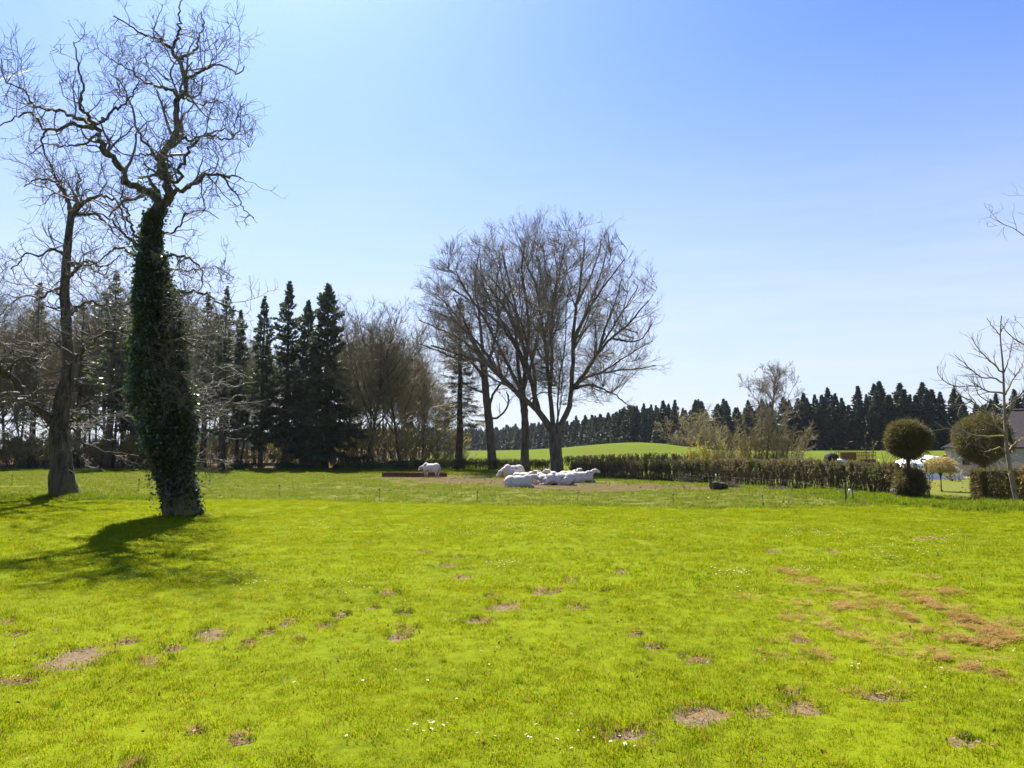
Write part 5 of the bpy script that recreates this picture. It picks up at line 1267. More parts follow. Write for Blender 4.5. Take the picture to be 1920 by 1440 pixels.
# mop-headed little tree on the garden lawn
b = G(1765, 921); rg = np.random.default_rng(35)
t_ = thing('mophead_tree', 'small mop-headed pale yellow tree on a thin trunk on the lawn', 'tree', b)
tb = MB(); tb.tube([(0, 0, -.1), (.01, 0, .6), (0, .01, 1.0)], [.035, .03, .05], 7)
for i in range(9):
    a = i * .7; tb.tube([(0, 0, .85), (.12 * math.cos(a), .12 * math.sin(a), 1.1), (.5 * math.cos(a), .5 * math.sin(a), 1.45)], [.03, .022, .01], 5)
link('trunk', tb.mesh('trunk', [M['wood_bark']]), t_)
n = 5200; d_ = norm(rg.normal(0, 1, (n, 3))); q = d_ * (rg.random(n)[:, None] ** .3) * np.array([.92, .85, .5]); q[:, 2] = np.where(q[:, 2] < 0, q[:, 2] * .6 - .25 * (q[:, 0] ** 2 + q[:, 1] ** 2), q[:, 2]) + 1.52
V, Q = kites(rg, q, .20, .12, .1, d_ * 1.3); link('crown', new_mesh('crown', V, Q, None, [M['willow_head']], False), t_)
# yellow willow-like fringe behind the hedge
dd = shrub_data(36, 1.8, 16, 1.4, .9, bud=700, leafmat='willow_head', bsize=.12, r0=.02, levels=2, rmin=.008)
for u, lb in ((1655, 'straw-yellow low bush behind the hedge left of the ball tree'), (1785, 'straw-yellow low bush in front of the house wall')):
    shrub_px(dd, 1.8, u, 55 if u < 1700 else 62, 861 if u < 1700 else 868, lb, 1.3, u)
# forsythia and daffodil-yellow bush
fd = shrub_data(37, 2.6, 22, 2.0, .55, bud=1500, leafmat='forsythia', bsize=.05, r0=.016, levels=2, rmin=.005, spread=(30, 80))
place_shrub(fd, 'yellow flowering bush at the right edge before the square hedge', (24.1, 36.2, 0), .3, (.8, .7, .82), None, 'forsythia_bush')
fd2 = shrub_data(38, 1.4, 14, 1.0, .6, bud=240, leafmat='forsythia', bsize=.10, r0=.012, levels=2, rmin=.006, spread=(50, 88))
b = G(1732, 930); place_shrub(fd2, 'small bush with bright yellow flowers beside the drive', b, 1.0, (.75, .75, .72), None, 'forsythia_bush')

# young bare tree, right edge
def young_tree():
    rg = np.random.default_rng(39); base = G(1908, 944); Y = base[1]
    trunk = [([(1908, 948, 0), (1901, 915, 0), (1894, 880, 0), (1888, 840, 0), (1885, 800, 0), (1883, 760, 0), (1882, 720, 0), (1880, 680, 0), (1876, 640, 0), (1876, 615, 0), (1878, 592, 0)], 10, 1.6)]
    limbs = [([(1886, 816, 0), (1866, 795, -.3), (1850, 777, -.5), (1822, 752, -.8), (1800, 742, -1), (1786, 722, -1.1)], 6, 1.4),
             ([(1887, 818, 0), (1852, 817, .4), (1824, 817, .7), (1803, 806, .9), (1774, 803, 1.1), (1752, 790, 1.2)], 5, 1.2),
             ([(1882, 718, 0), (1862, 709, .3), (1838, 706, .6), (1810, 683, .8), (1790, 665, 1)], 4, 1.2), ([(1883, 738, 0), (1850, 733, -.5), (1828, 724, -.8), (1790, 724, -1.1), (1762, 706, -1.3), (1757, 686, -1.4)], 4, 1.1),
             ([(1880, 698, 0), (1857, 677, -.3), (1836, 656, -.5), (1822, 632, -.7)], 3.4, 1.1), ([(1876, 630, 0), (1861, 612, .2), (1850, 596, .3)], 2.4, 1), ([(1877, 622, 0), (1885, 608, -.1), (1892, 597, -.2)], 2.2, 1),
             ([(1885, 740, 0), (1899, 712, .4), (1914, 690, .6), (1922, 668, .8)], 3.6, 1.1), ([(1886, 792, 0), (1902, 755, -.4), (1920, 732, -.7), (1940, 700, -.9)], 4.4, 1.2), ([(1884, 770, 0), (1910, 745, .8), (1935, 740, 1.2)], 3.6, 1.2),
             ([(1889, 850, 0), (1873, 840, -.4), (1862, 843, -.6), (1848, 848, -.8), (1838, 843, -1)], 4, 1.2), ([(1889, 846, 0), (1905, 830, .5), (1925, 818, .9)], 4, 1.2), ([(1882, 700, 0), (1893, 670, -.4), (1897, 645, -.6)], 2.6, 1),
             ([(1884, 770, 0), (1850, 752, .9), (1832, 735, 1.3), (1824, 700, 1.6)], 3.4, 1.1), ([(1822, 752, -.8), (1800, 760, -1.2), (1770, 752, -1.5)], 2.4, 1)]
    P0, R0 = limbs_px(Y, trunk, base, 26); P1, R1 = limbs_px(Y, limbs, base, 14, rg, .3)
    cr = crown_levels(rg, P1, R1, [dict(dens=4.6, t0=.15, ang=(25, 60), lf=(.25, .55), rmul=.6, rmin=.008, lmin=.25, lmax=.9, K=4, wig=.16, up=.10, S=3, tl=.4),
                                   dict(dens=2.6, t0=.2, ang=(25, 60), lf=(.3, .6), rmul=.6, rmin=.006, lmin=.15, lmax=.4, K=2, wig=.2, up=.08, S=3, tl=.3)])
    t_ = thing('young_tree', 'young bare tree with pale lichen-yellow limbs at the right edge', 'tree', base)
    link('trunk', limb_mesh('trunk', P0, R0, M['young_bark'], 9, .05, rg), t_); link('limbs', limb_mesh('limbs', P1, R1, M['young_bark'], 6, .05, rg), t_)
    link('twigs', twig_mesh('twigs', cr, [M['young_twig']]), t_)
young_tree()

# ------------------------------------------------------------------ farmhouse
def house():
    k = NT('stone_wall'); co = k.coord('Object'); n = k.noise(3.0, 5, .65, co); br = k.new('ShaderNodeTexBrick')
    k.lk(co, br.inputs['Vector']); br.inputs['Scale'].default_value = 2.2
    mp = k.new('ShaderNodeMapping'); mp.inputs['Rotation'].default_value = (R(90), 0, 0); k.lk(co, mp.inputs['Vector']); k.lk(mp.outputs[0], br.inputs['Vector'])
    for nm, c in (('Color1', (.42, .33, .22)), ('Color2', (.52, .43, .30)), ('Mortar', (.55, .48, .38))): br.inputs[nm].default_value = (*c, 1)
    k.base(k.mix(.45, br.outputs['Color'], k.ramp(n, [(.3, (.36, .28, .18)), (.7, (.58, .48, .35))]))).rough(.95, .1); k.bump(n, .4, .03)
    wall_m = k.m
    k = NT('lime_wash'); n = k.noise(1.6, 5, .65, k.coord('Object')); k.base(k.ramp(n, [(.3, (.20, .22, .21)), (.7, (.34, .36, .33))])).rough(.95, .1); lime = k.m
    k = NT('slate_roof'); co = k.coord('Object'); wv = k.new('ShaderNodeTexBrick'); k.lk(co, wv.inputs['Vector']); wv.inputs['Scale'].default_value = 4.0
    for nm, c in (('Color1', (.055, .046, .048)), ('Color2', (.085, .068, .07)), ('Mortar', (.03, .027, .028))): wv.inputs[nm].default_value = (*c, 1)
    k.base(wv.outputs['Color']).rough(.95, .05); k.bump(wv.outputs['Fac'], .4, .03); slate = k.m
    k = NT('window_glass'); k.base((.02, .025, .03)).rough(.08, .5); glass = k.m
    k = NT('window_frame'); k.base((.16, .15, .14)).rough(.6, .3); frame = k.m
    x0, y0 = 42.2, 75.5; x1, y1 = 66.0, 86.0; hw = 2.62
    t_ = thing('farmhouse', 'low stone farmhouse with grey slate roof at the right edge', 'house', (x0, y0, 0), -0.5)
    W, D = x1 - x0, y1 - y0
    mb = MB(); wa, wb, wz0, wz1 = 1.32, 1.98, 1.02, 2.12; th = .35; hm = 1.25
    def wallbox(xa, xb, za, zb, m): mb.box(((xa + xb) / 2, th / 2, (za + zb) / 2), (xb - xa, th, zb - za), m=m)
    for xa, xb in ((0, wa), (wb, W)):
        wallbox(xa, xb, -.2, hm, 0); wallbox(xa, xb, hm, hw, 1)
    wallbox(wa, wb, -.2, wz0, 0); wallbox(wa, wb, wz1, hw, 1)
    mb.box((th / 2, D / 2, hw / 2 - .1), (th, D - 2 * th - .01, hw + .2), m=0); mb.box((W - th / 2, D / 2, hw / 2 - .1), (th, D - 2 * th - .01, hw + .2), m=0); mb.box((W / 2, D - th / 2, hw / 2 - .1), (W, th, hw + .2), m=0)
    # sloping corner buttress
    mb.add([(-.05, -.75, -.2), (.45, -.75, -.2), (.45, -.004, -.2), (-.05, -.004, -.2), (-.05, -.08, 2.35), (.45, -.08, 2.35), (.45, -.004, 2.35), (-.05, -.004, 2.35)], [[0, 1, 5, 4], [1, 2, 6, 5], [3, 0, 4, 7], [4, 5, 6, 7], [2, 3, 7, 6]], m=0)
    link('wall', mb.mesh('wall', [wall_m, lime], False), t_)
    wd = MB()
    for xx in (wa + .04, (wa + wb) / 2, wb - .04): wd.box((xx, .14, (wz0 + wz1) / 2), (.05, .05, wz1 - wz0 - .004))
    for zz in (wz0 + .03, (wz0 + wz1) / 2, wz1 - .03): wd.box(((wa + wb) / 2, .142, zz), (wb - wa - .004, .045, .045))
    w_o = link('window', wd.mesh('window', [frame], False), t_)
    link('pane', MB().box(((wa + wb) / 2, .17, (wz0 + wz1) / 2), (wb - wa - .01, .01, wz1 - wz0 - .01)).mesh('pane', [glass], False), w_o)
    link('sill', MB().box(((wa + wb) / 2, -.06, wz0 - .05), (wb - wa + .16, .18, .07)).mesh('sill', [wall_m], False), w_o)
    o = .35; zr = 6.3; rf = MB(); run = 6.2
    A = [(-o, -o, hw - .02), (W + o, -o, hw - .02), (W + o, D + o, hw - .02), (-o, D + o, hw - .02)]; Bq = [(run, D / 2, zr), (W - run, D / 2, zr)]
    for dz, fl in ((0, 1), (.14, 0)):
        pass
    V = np.array(A + Bq); V2 = V + [0, 0, .14]
    rf.add(np.concatenate([V, V2]), [[6, 7, 11, 10], [8, 9, 10, 11], [0, 1, 7, 6], [1, 2, 8, 7], [2, 3, 9, 8], [3, 0, 6, 9], [0, 3, 2, 1]], [[7, 8, 11], [9, 6, 10]])
    r_o = link('roof', rf.mesh('roof', [slate], False), t_)
    link('ridge_tiles', MB().tube([(run - .1, D / 2, zr + .13), (W - run + .1, D / 2, zr + .13)], .13, 8).mesh('ridge_tiles', [slate]), r_o)
    k = NT('chimney_brick'); k.base((.30, .12, .07)).rough(.9, .1)
    link('chimney', MB().box((14.5, D / 2, zr + .3), (.9, .7, 1.6)).mesh('chimney', [k.m], False), r_o)
house()

# ------------------------------------------------------------------ white sheeted heap beside the house
rg = np.random.default_rng(51)
nx, ny = 44, 26; X, Yg = np.meshgrid(np.linspace(-1, 1, nx), np.linspace(-1, 1, ny), indexing='ij')
e = np.clip(1 - np.abs(X) ** 2.6, 0, 1) * np.clip(1 - np.abs(Yg) ** 2.4, 0, 1)
Z = 2.35 * e ** .45 * (.80 + .28 * fbm(X * 2.5 + 5, Yg * 2, 1.2) + .10 * np.abs(np.sin(X * 6 + Yg * 2))) - .05
Z -= .7 * np.exp(-((X + .02) / .16) ** 2) * e
V = np.stack([X * 2.7, Yg * 2.0, Z * (0.86 + 0.10 * X)], -1).reshape(-1, 3); i = (np.arange(nx - 1)[:, None] * ny + np.arange(ny - 1)).ravel()
k = NT('white_sheet'); n = k.noise(2.2, 4, .6, k.coord('Object')); k.base(k.ramp(n, [(.3, (.72, .74, .78)), (.7, (.85, .86, .88))])).rough(.28, .5); k.bump(n, .8, .2)
b = GX(1722, 68)
t_ = thing('silage_heap', 'heap under a shiny white plastic sheet left of the farmhouse', 'heap', b, -.12)
link('sheet', new_mesh('sheet', V, np.stack([i, i + ny, i + ny + 1, i + 1], 1), None, [k.m]), t_)
k = NT('old_tyre'); k.base((.03, .03, .032)).rough(.8, .3)
ty = MB()
for q in range(14):
    a0, a1 = q * math.pi / 7, (q + 1) * math.pi / 7
th = np.linspace(0, 2 * math.pi, 15); ring = np.stack([.26 * np.cos(th), .26 * np.sin(th), 0 * th], 1)
tm = MB().tube(ring, .085, 8, cap=False).mesh('tyre', [k.m])
for q, (xx, yy) in enumerate(((-.4, -1.2), (.35, -1.1), (.0, -1.3), (1.2, -1.2))):
    zz = float(Z[int((xx / 2.7 + 1) / 2 * (nx - 1)), int((yy / 2.0 + 1) / 2 * (ny - 1))]) * (.86 + .1 * xx / 2.7)
    p = np.array([b[0] + xx, b[1] + yy - .12 * xx, zz + .06])
    o = link('old_tyre', tm, None, p); o.rotation_euler = (.7, 0, q)
    tag(o, 'black tyre holding down the white sheet', 'tyre', 'tyres on the white sheet')

# ------------------------------------------------------------------ hay wagon and wrapped bale in the field
k = NT('rusty_steel'); n = k.noise(5, 4, .65, k.coord('Object')); k.base(k.ramp(n, [(.3, (.10, .045, .025)), (.7, (.24, .13, .07))])).rough(.85, .2); rust = k.m
b = GX(1598, 112); L = 5.2; hh = AT(1598, 847, 112)[2] - b[2]
t_ = thing('hay_wagon', 'rusty low hay wagon with upright bars beyond the hedge', 'wagon', b, .05)
bed = MB(); bed.box((0, 0, .45), (L, 1.9, .14)); bed.box((0, -.8, .33), (L, .1, .1)); bed.box((0, .8, .33), (L, .1, .1)); link('bed', bed.mesh('bed', [rust], False), t_)
for y_ in (-.95, .95):
    for zz in (hh - .04, hh * .72): link('rail', MB().box((0, y_, zz), (L, .06, .07)).mesh('rail', [rust], False), t_)
bar = MB().box((0, 0, .52 + (hh - .52) / 2), (.07, .05, hh - .52)).mesh('bar', [rust], False)
for y_ in (-.95, .95):
    for q in range(19): link('bar', bar, t_, (-L / 2 + .04 + q * (L - .08) / 18, y_ + .002, 0))
link('side_board', MB().box((-L * .27, -.99, .52 + (hh - .6) / 2), (L * .44, .03, (hh - .6) * .92)).mesh('side_board', [rust], False), t_)
link('side_board', MB().box((L * .25, -.99, .72), (L * .46, .03, .36)).mesh('side_board', [rust], False), t_)
k = NT('tyre_rubber'); k.base((.03, .03, .03)).rough(.85, .2)
wh = MB().tube([(0, -.12, 0), (0, -.09, 0), (0, .09, 0), (0, .12, 0)], [.26, .34, .34, .26], 18).mesh('wheel', [k.m])
for x_ in (-1.7, 1.7):
    for y_ in (-.85, .85): link('wheel', wh, t_, (x_, y_, .34))
k = NT('black_wrap'); n = k.noise(4, 4, .6, k.coord('Object')); k.base((.018, .018, .02)).rough(.7, .2); k.bump(n, .6, .1)
b = GX(1554, 112); hh = AT(1554, 849, 112)[2] - b[2]; r_ = hh / 2
mb = MB(); xs = np.linspace(-.75, .75, 9); th = [r_ * q for q in (.80, .95, 1, .99, 1, 1, .99, .95, .80)]
mb.tube(np.stack([xs, 0 * xs, 0 * xs + r_], 1), th, 22)
t_ = thing('wrapped_bale', 'black plastic-wrapped round bale beyond the hedge', 'bale', b, .25); link('bale', mb.mesh('bale', [k.m]), t_)
tw = MB().box((.78, 0, r_), (.05, .5, .5)); link('wrap_tail', tw.mesh('wrap_tail', [k.m], False), t_)
k = NT('white_wrap'); n = k.noise(3, 4, .6, k.coord('Object')); k.base((.8, .8, .8)).rough(.35, .5); k.bump(n, .5, .1)
b = GX(1572, 111); mb = MB(); mb.tube(np.stack([xs, 0 * xs, 0 * xs + .5], 1), np.array(th) / r_ * .5, 20)
t_ = thing('wrapped_bale', 'low white plastic-wrapped bale beside the black one', 'bale', b, .4); link('bale', mb.mesh('bale', [k.m]), t_); link('wrap_tail', MB().box((.78, 0, .5), (.05, .3, .3)).mesh('wrap_tail', [k.m], False), t_)

# ------------------------------------------------------------------ feeding trough
k = NT('old_timber'); co = k.coord('Object'); mp = k.new('ShaderNodeMapping'); mp.inputs['Scale'].default_value = (.6, 8, 8); k.lk(co, mp.inputs['Vector'])
n = k.noise(2.0, 5, .65, mp.outputs[0]); k.base(k.ramp(n, [(.3, (.06, .024, .016)), (.7, (.17, .075, .045))])).rough(.85, .25); k.bump(n, .5, .03); timber = k.m
p0, p1 = G(717, 895), G(838, 894); q = (p0 + p1) / 2; Lt = np.linalg.norm((p1 - p0)[:2])
t_ = thing('feeding_trough', 'long low dark timber feeding trough in the pasture', 'trough', (q[0], q[1] + .4, 0), math.atan2(p1[1] - p0[1], p1[0] - p0[0]))
for i in range(3): link('front_beam', MB().box(((i - 1) * Lt / 3, -.42 + .01 * (i % 2), .2), (Lt / 3 - .012, .14, .40 - .015 * (i % 2))).mesh('beam', [timber], False), t_)
for i in range(3): link('back_beam', MB().box(((i - 1) * Lt / 3 - .2, .62 + .01 * (i % 2), .22), (Lt / 3 - .012, .14, .42 - .02 * (i % 2))).mesh('beam', [timber], False), t_)
link('floor_board', MB().box((-.1, .1, .06), (Lt - .3, .86, .06)).mesh('floor_board', [timber], False), t_)
for s in (-1, 1): link('end_board', MB().box((s * (Lt / 2 - .06) - .1, .1, .17), (.07, .88, .28)).mesh('end_board', [timber], False), t_)
rg = np.random.default_rng(61); n_ = 900
V, Q = kites(rg, np.stack([rg.uniform(-.6, 1.4, n_) * .9, rg.uniform(-.25, .45, n_), rg.uniform(.1, .34, n_)], 1), .22, .05)
tag(link('hay', new_mesh('hay', V, Q, None, [M['thatch']], False), t_), kind='stuff')

# ------------------------------------------------------------------ cattle
k = NT('cow_hide'); co = k.coord('Object'); oi = k.new('ShaderNodeObjectInfo')
vm = k.new('ShaderNodeVectorMath', operation='ADD'); k.lk(co, vm.inputs[0]); cmb = k.new('ShaderNodeCombineXYZ'); k.lk(k.math('MULTIPLY', oi.outputs['Random'], 30.0), cmb.inputs[0]); k.lk(cmb.outputs[0], vm.inputs[1])
n1 = k.noise(1.7, 4, .6, vm.outputs[0], .6); n2 = k.noise(14, 4, .7, co)
c = k.mix(k.map(n1, .53, .66), (.56, .50, .44), (.17, .175, .20)); c = k.mix(k.map(n2, .45, .75, 0, .35), c, (.50, .42, .34))
sx = k.new('ShaderNodeSeparateXYZ'); k.lk(co, sx.inputs[0]); c = k.mix(k.math('MULTIPLY', k.map(sx.outputs['Z'], .42, .12, 0, .75), k.map(k.noise(5, 4, .7, co), .3, .6)), c, (.24, .17, .11))
k.base(c).rough(.8, .2); k.bump(n2, .15, .02); hide = k.m
k = NT('cow_muzzle'); k.base((.20, .13, .12)).rough(.5, .4); muzzle_m = k.m
k = NT('hoof'); k.base((.05, .04, .035)).rough(.7, .3); hoof_m = k.m
k = NT('cow_eye'); k.base((.01, .008, .006)).rough(.15, .6); eye_m = k.m

def ellipsoid(mb, c, r, ry=0.0, nu=14, nv=10):
    u = np.linspace(0, 2 * math.pi, nu, endpoint=False); v = np.linspace(0.12, math.pi - .12, nv)
    U, W_ = np.meshgrid(u, v, indexing='ij')
    p = np.stack([np.sin(W_) * np.cos(U) * r[0], np.sin(W_) * np.sin(U) * r[1], np.cos(W_) * r[2]], -1).reshape(-1, 3)
    ca, sa = math.cos(ry), math.sin(ry); p = np.stack([p[:, 0] * ca + p[:, 2] * sa, p[:, 1], -p[:, 0] * sa + p[:, 2] * ca], 1)
    Q = [[i * nv + j, i * nv + j + 1, ((i + 1) % nu) * nv + j + 1, ((i + 1) % nu) * nv + j] for i in range(nu) for j in range(nv - 1)]
    n0 = len(p); p = np.concatenate([p, [p[::nv].mean(0)], [p[nv - 1::nv].mean(0)]])
    T = [[n0, i * nv, ((i + 1) % nu) * nv] for i in range(nu)] + [[n0 + 1, ((i + 1) % nu) * nv + nv - 1, i * nv + nv - 1] for i in range(nu)]
    mb.add(p + np.asarray(c, float), Q, T)
def cow(label, loc, heading, pose, poll, muzz, size=1.0, group='white cattle', tail=None, flip=1):
    """poll and muzzle: head axis in the cow's own frame (x forward, y left, z up)"""
    poll, muzz = np.array(poll, float), np.array(muzz, float)
    mb = MB(); E = lambda c, r, ry=0.0: ellipsoid(mb, c, r, ry)
    T_ = lambda P, Rr: mb.tube(P, Rr, 10)
    if pose == 'stand':
        E((0, 0, .93), (.80, .37, .40)); E((-.58, 0, 1.02), (.42, .34, .36)); E((.55, 0, 1.0), (.34, .31, .42)); E((.1, 0, .78), (.55, .33, .28))
        for s in (-1, 1):
            E((-.68, s * .19, .86), (.30, .19, .40), .2); E((.56, s * .2, .88), (.2, .15, .34))
            T_([(.54, s * .18, .85), (.56, s * .18, .60), (.58, s * .17, .42), (.55, s * .17, .22), (.56, s * .17, .10), (.58, s * .17, .0)], [.15, .10, .075, .055, .05, .068])
            T_([(-.66, s * .2, .85), (-.55, s * .21, .66), (-.76, s * .2, .46), (-.74, s * .19, .25), (-.70, s * .19, .10), (-.68, s * .19, 0)], [.20, .15, .08, .06, .052, .07])
        nb = np.array((.68, 0, 1.05)); tailp = [(-.96, 0, 1.2), (-1.05, 0, 1.0), (-1.04, .02, .7), (-1.02, .03, .42)]
    else:
        E((-.02, 0, .44), (.86, .43, .43)); E((-.58, 0, .46), (.46, .42, .42)); E((.52, 0, .50), (.36, .34, .46)); E((0, 0, .24), (.75, .50, .24))
        for s in (-1, 1):
            E((-.52, s * .36, .30), (.36, .17, .29), -.2)
            T_([(-.75, s * .42, .16), (-.45, s * .52, .10), (-.1, s * .52, .07), (.1, s * .5, .05)], [.11, .085, .055, .06])
            T_([(.55, s * .26, .26), (.90, s * .27, .15), (.98, s * .27, .09), (.72, s * .29, .05), (.60, s * .3, .05)], [.13, .085, .07, .052, .06])
        nb = np.array((.66, 0, .64)); tailp = [(-1.0, 0, .55), (-1.08, flip * .1, .35), (-1.0, flip * .3, .12), (-.85, flip * .48, .05)]
    if tail: tailp = tail
    ax = norm(muzz - poll); mid = (nb + poll) / 2 + np.array([0, 0, .03])
    T_([nb - (poll - nb) * .25, nb, mid, poll - ax * .05], [.29, .25, .175, .125])
    hl = muzz - poll
    T_([poll - ax * .06, poll + hl * .12, poll + hl * .4, poll + hl * .72, poll + hl * .93, muzz], [.09, .14, .13, .098, .092, .065])
    E(poll + hl * .25 + np.array([0, 0, -.06]), (.11, .10, .11))
    me = mb.mesh('body', [hide])
    t_ = thing('cow', label, 'cow', loc, heading, group, size * .95)
    body = link('body', me, t_)
    rm = body.modifiers.new('remesh', 'REMESH'); rm.mode = 'VOXEL'; rm.voxel_size = .03; rm.use_smooth_shade = True
    sm = body.modifiers.new('smooth', 'SMOOTH'); sm.factor = .5; sm.iterations = 5
    side = norm(np.cross(ax, (0, 0, 1.0))); up = np.cross(side, ax)
    for s in (-1, 1):
        eb = poll + hl * .04 + side * s * .11 + up * .05; tip = eb + side * s * .20 - ax * .04 - up * .02
        em = MB(); em.tube([eb, (eb + tip) / 2 + up * .01, tip], [.035, .055, .012], 7)
        link('ear', em.mesh('ear', [hide]), t_)
        ee = MB(); ellipsoid(ee, poll + hl * .30 + side * s * .108 + up * .045, (.024, .024, .024), 0, 8, 6); link('eye', ee.mesh('eye', [eye_m]), t_)
    mz = MB(); ellipsoid(mz, muzz - ax * .015, (.072, .072, .062), 0, 10, 8); link('muzzle', mz.mesh('muzzle', [muzzle_m]), t_)
    tl = MB(); tl.tube(resample(tailp, [1] * len(tailp), 10)[0], [.05, .035, .028, .024, .022, .02, .02, .032, .04, .012], 7); link('tail', tl.mesh('tail', [hide]), t_)
    return t_
g_ = 'white cattle in the pasture'
PI = math.pi
p = G(806, 895); cow('white cow standing at the trough with its head lowered', (p[0] + .1, p[1] - .15, 0), PI - .55, 'stand', (1.05, .05, .98), (1.42, .08, .66), 1.0, g_)
p = G(962, 907); cow('grey-necked standing cow with lowered head behind the lying herd', (p[0], p[1], 0), PI + .75, 'stand', (1.12, -.10, .92), (1.45, -.18, .52), 1.05, g_, [(-.96, 0, 1.2), (-1.08, -.08, 1.14), (-1.22, -.25, 1.02), (-1.3, -.4, .95)])
p = G(977, 914); cow('front-most lying white cow with its head to the right', (p[0] - .1, p[1], 0), -.12, 'lie', (1.02, -.02, .86), (1.36, -.06, .56), 1.0, g_)
p = G(986, 908); cow('lying white cow right behind the front-most one', (p[0] - .1, p[1] + .4, 0), -.05, 'lie', (.98, 0, .95), (1.34, -.1, .78), 1.02, g_)
p = G(1022, 909); cow('lying white cow in the middle, seen from behind its shoulder', (p[0], p[1] + .2, 0), PI * .72, 'lie', (1.0, .05, 1.0), (1.34, .1, .84), 1.0, g_)
p = G(1052, 909); cow('bulky lying white cow with grey tail end, right of the middle one', (p[0], p[1], 0), PI - .35, 'lie', (1.0, -.05, 1.0), (1.35, -.15, .84), 1.08, g_, None, 1)
p = G(1094, 905); cow('lying white cow at the right end of the herd looking right', (p[0] - .1, p[1], 0), .22, 'lie', (1.02, -.02, .98), (1.4, -.08, .80), 1.03, g_)
p = G(1062, 903); cow('lying white cow mostly hidden behind the bulky one', (p[0] + .3, p[1] + .6, 0), .5, 'lie', (1.0, .02, .98), (1.36, .1, .82), 1.0, g_)

# ------------------------------------------------------------------ wire fence: stakes, posts, wires
k = NT('stake_iron'); k.base((.05, .04, .035)).rough(.7, .3); iron = k.m
k = NT('black_plastic'); k.base((.02, .02, .02)).rough(.5, .4); blk = k.m
k = NT('weathered_post'); n = k.noise(9, 4, .65, k.coord('Object')); k.base(k.ramp(n, [(.3, (.05, .04, .03)), (.7, (.13, .11, .09))])).rough(.9, .2); post_m = k.m
k = NT('white_plastic'); k.base((.8, .8, .78)).rough(.5, .4); wht = k.m
k = NT('fence_wire'); k.base((.16, .15, .13)).rough(.5, .5); wire_m = k.m
stk = MB().tube([(0, 0, -.15), (0, 0, .72)], .011, 6).mesh('stake', [iron]); ins = MB().tube([(0, 0, .60), (0, 0, .63), (0, 0, .69), (0, 0, .72)], [.018, .03, .03, .016], 8).mesh('insulator', [blk])
stake_px = [(-150, 912, .80), (22, 911, .78), (260, 922, .75), (523, 930, .62), (711, 938, .58), (895, 941, .55), (1083, 942, .5), (1262, 947, .5), (1432, 950, .5)]
tops = []
for i, (u, v, h) in enumerate(stake_px):
    b = G(u, v); s = h / .72
    t_ = thing('fence_stake', 'thin dark wire-fence stake ' + ('at the far left edge', 'left of the second bare tree', 'between the two left trunks', 'first to the right of the ivy-clad tree', 'standing in the grass below the trough', 'standing left of the front-most cow',
               'standing below the lying herd', 'standing below the brush pile', 'nearest the two dark posts')[i], 'stake', b, 0, 'stakes of the wire fence', (1.25, 1.25, s))
    t_.rotation_euler = (random.gauss(0, .04), random.gauss(0, .05), 0)
    link('rod', stk, t_); link('insulator', ins, t_); tops.append(b + [0, 0, .66 * s])
def wire(label, pts, sag=.04):
    pts = [np.asarray(q, float) for q in pts]; out = []
    for a, c in zip(pts[:-1], pts[1:]):
        for s in np.linspace(0, 1, 8, endpoint=False): out.append(a + (c - a) * s - np.array([0, 0, sag * 4 * s * (1 - s)]))
    out.append(pts[-1]); mb = MB().tube(out, .0022, 4)
    o = link('fence_wire', mb.mesh('fence_wire', [wire_m])); return tag(o, label, 'wire')
p1, p2 = G(1587, 943), G(1600, 941)
wire('thin fence wire strung along the stakes in front of the pasture', tops + [p1 + [0, 0, .62]])
hb = G(1345, 902)
wire('pale wire running from the dark post back along the hedge', [p1 + [0, 0, .60], G(1480, 926) + [0, 0, .75], AT(1360, 894, 53), AT(1260, 889, 62), AT(1130, 884, 70)], .02)
for (p, h, r_, lean, lb) in ((p1, .92, .045, -.05, 'thicker dark fence post in front of the hedge'), (p2, .78, .026, -.06, 'thinner dark fence post with a white plastic handle beside it')):
    t_ = thing('fence_post', lb, 'post', p); t_.rotation_euler = (0, lean, 0)
    link('post', MB().tube([(0, 0, -.2), (.004, 0, h * .5), (0, 0, h - .01), (0, 0, h)], [r_ * 1.05, r_, r_ * .95, r_ * .7], 8).mesh('post', [post_m]), t_)
    link('insulator', MB().tube([(-r_, -.01, h * .72), (-r_ - .03, -.02, h * .72)], [.016, .022], 8).mesh('insulator', [blk]), t_)
p = (p1 * .55 + p2 * .45) + [0, -.05, .62]
t_ = thing('gate_handle', 'white plastic electric-fence handle hanging between the two dark posts', 'handle', p)
link('grip', MB().tube([(0, 0, .0), (.01, 0, -.06), (.04, 0, -.17)], [.045, .06, .05], 9).mesh('grip', [wht]), t_); link('hook', MB().tube([(.04, 0, -.17), (.07, 0, -.28), (.10, 0, -.36)], [.02, .025, .02], 7).mesh('hook', [wht]), t_)

# ------------------------------------------------------------------ log and brush piles
rg = np.random.default_rng(71)
b = G(1347, 919); th = np.linspace(0, 2 * PI, 15)[:-1]
mb = MB(); mb.tube([(-.45, 0, .26), (-.2, .02, .27), (.1, .03, .25), (.4, .02, .22), (.62, .0, .18)], [.26, .27, .25, .22, .15], 14)
t_ = thing('fallen_log', 'short dark chunk of log lying on the rough grass by the brush pile', 'log', b, .35)
lv = limb_mesh('log', np.array([resample([(-.45, 0, .24), (-.2, .02, .27), (.1, .03, .25), (.4, .02, .22), (.62, 0, .18)], [.25, .27, .25, .22, .14], 14)[0]]), np.array([resample([(-.45, 0, .24), (-.2, .02, .27), (.1, .03, .25), (.4, .02, .22), (.62, 0, .18)], [.25, .27, .25, .22, .14], 14)[1]]), M['walnut_bark'], 14, .10, rg)
link('log', lv, t_)
k = NT('cut_wood'); k.base((.12, .085, .055)).rough(.9, .1)
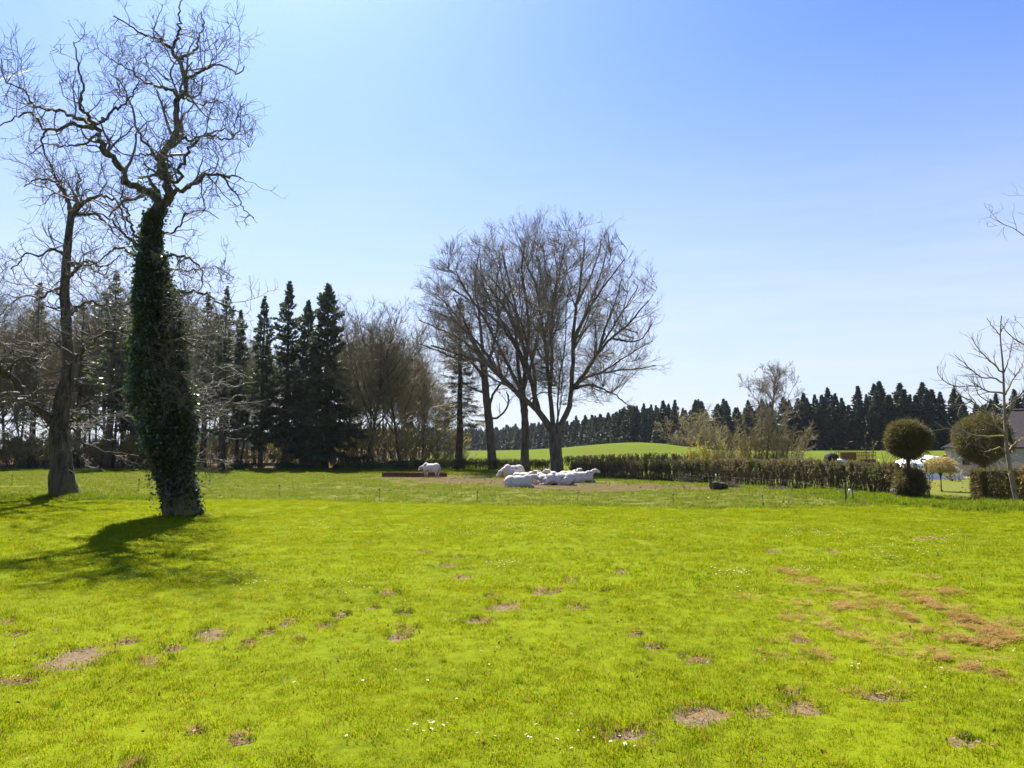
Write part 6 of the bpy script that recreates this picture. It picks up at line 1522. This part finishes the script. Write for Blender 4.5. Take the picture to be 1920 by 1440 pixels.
a = np.linspace(0, 2 * PI, 14, endpoint=False); V = [(-.449, .24 * math.cos(q), .24 + .24 * math.sin(q)) for q in a] + [(-.47, 0, .24)]
link('cut_face', new_mesh('cut_face', V, None, [[i, (i + 1) % 14, 14] for i in range(14)], [k.m], False), t_)
def brush(label, u, v, w_, d_, h_, n, seed):
    rg = np.random.default_rng(seed); b = G(u, v)
    q = norm(rg.normal(0, 1, (n, 3))) * (rg.random(n)[:, None] ** .5); p = q * [w_, d_, h_]; p[:, 2] = np.abs(p[:, 2])
    dr = np.stack([rg.normal(0, 1, n), rg.normal(0, 1, n), rg.normal(0, .35, n)], 1)
    P, Rr = grow(rg, p, dr, rg.uniform(.3, 1.0, n), rg.uniform(.006, .022, n), 4, .15, -.02, .4); P[:, :, 2] = np.maximum(P[:, :, 2], .01)
    b2 = crown_levels(rg, P, Rr, [dict(dens=3, t0=.2, ang=(30, 70), lf=(.3, .6), rmin=.006, lmin=.1, lmax=.5, K=2, wig=.2, up=0)])
    t_ = thing('brush_pile', label, 'brush pile', b)
    link('branches', twig_mesh('branches', [(P, Rr, 4)], [M['oak_bark']]), t_); link('twigs', twig_mesh('twigs', b2, [M['hedge_twig'], M['hedge_dry']], kites(rg, p * [1.1, 1.1, .8] + [0, 0, .02], .12, .6)), t_)
brush('larger grey-brown pile of cut brushwood at the foot of the hedge', 1300, 904, 1.3, .9, .62, 320, 72)
brush('small heap of twigs lying over the log', 1368, 914, .55, .5, .36, 120, 73)
brush('low strip of dry leaves and twigs beneath the hedge left of the brushwood', 1238, 901, 1.5, .6, .16, 120, 74)
brush('flat spread of dry stalks on the rough grass right of the log', 1465, 917, 1.2, .7, .16, 90, 75)

# ------------------------------------------------------------------ contrail
k = NT('vapour'); tr = k.new('ShaderNodeBsdfTransparent'); mx = k.new('ShaderNodeMixShader')
k.base((.85, .85, .85)).rough(1, 0); k.lk(k.map(k.noise(.02, 3, .6, k.coord('Object')), .2, .8, .35, .8), mx.inputs[0])
tl_ = k.new('ShaderNodeBsdfTranslucent'); tl_.inputs[0].default_value = (.9, .9, .9, 1); ms = k.new('ShaderNodeMixShader'); ms.inputs[0].default_value = .5
k.lk(k.p.outputs[0], ms.inputs[1]); k.lk(tl_.outputs[0], ms.inputs[2]); k.lk(tr.outputs[0], mx.inputs[1]); k.lk(ms.outputs[0], mx.inputs[2]); k.lk(mx.outputs[0], k.out.inputs['Surface'])
a, c = AT(56, 131, 9000), AT(-260, 236, 9300); s = np.linspace(0, 1, 40)[:, None]
o = link('contrail', MB().tube(a + (c - a) * s, 3 + 13 * s[:, 0] ** .5 * (1 + .1 * np.sin(s[:, 0] * 60)), 8).mesh('contrail', [k.m])); tag(o, 'short white aircraft vapour trail in the sky at the left edge', 'contrail')

# ------------------------------------------------------------------ hazy spring air
k = NT('hazy_air'); k.n.remove(k.p)
pv = k.new('ShaderNodeVolumePrincipled'); pv.inputs['Color'].default_value = (0.86, 0.92, 1.0, 1); pv.inputs['Density'].default_value = 0.00005; pv.inputs['Anisotropy'].default_value = 0.7
k.lk(pv.outputs[0], k.out.inputs['Volume'])
hz = MB().box((0, 4480, 33.5), (40000, 9030, 77.0)).mesh('haze', [k.m], False)
tag(link('haze', hz), 'thin pale haze in the air over the whole scene', 'haze', kind='stuff')
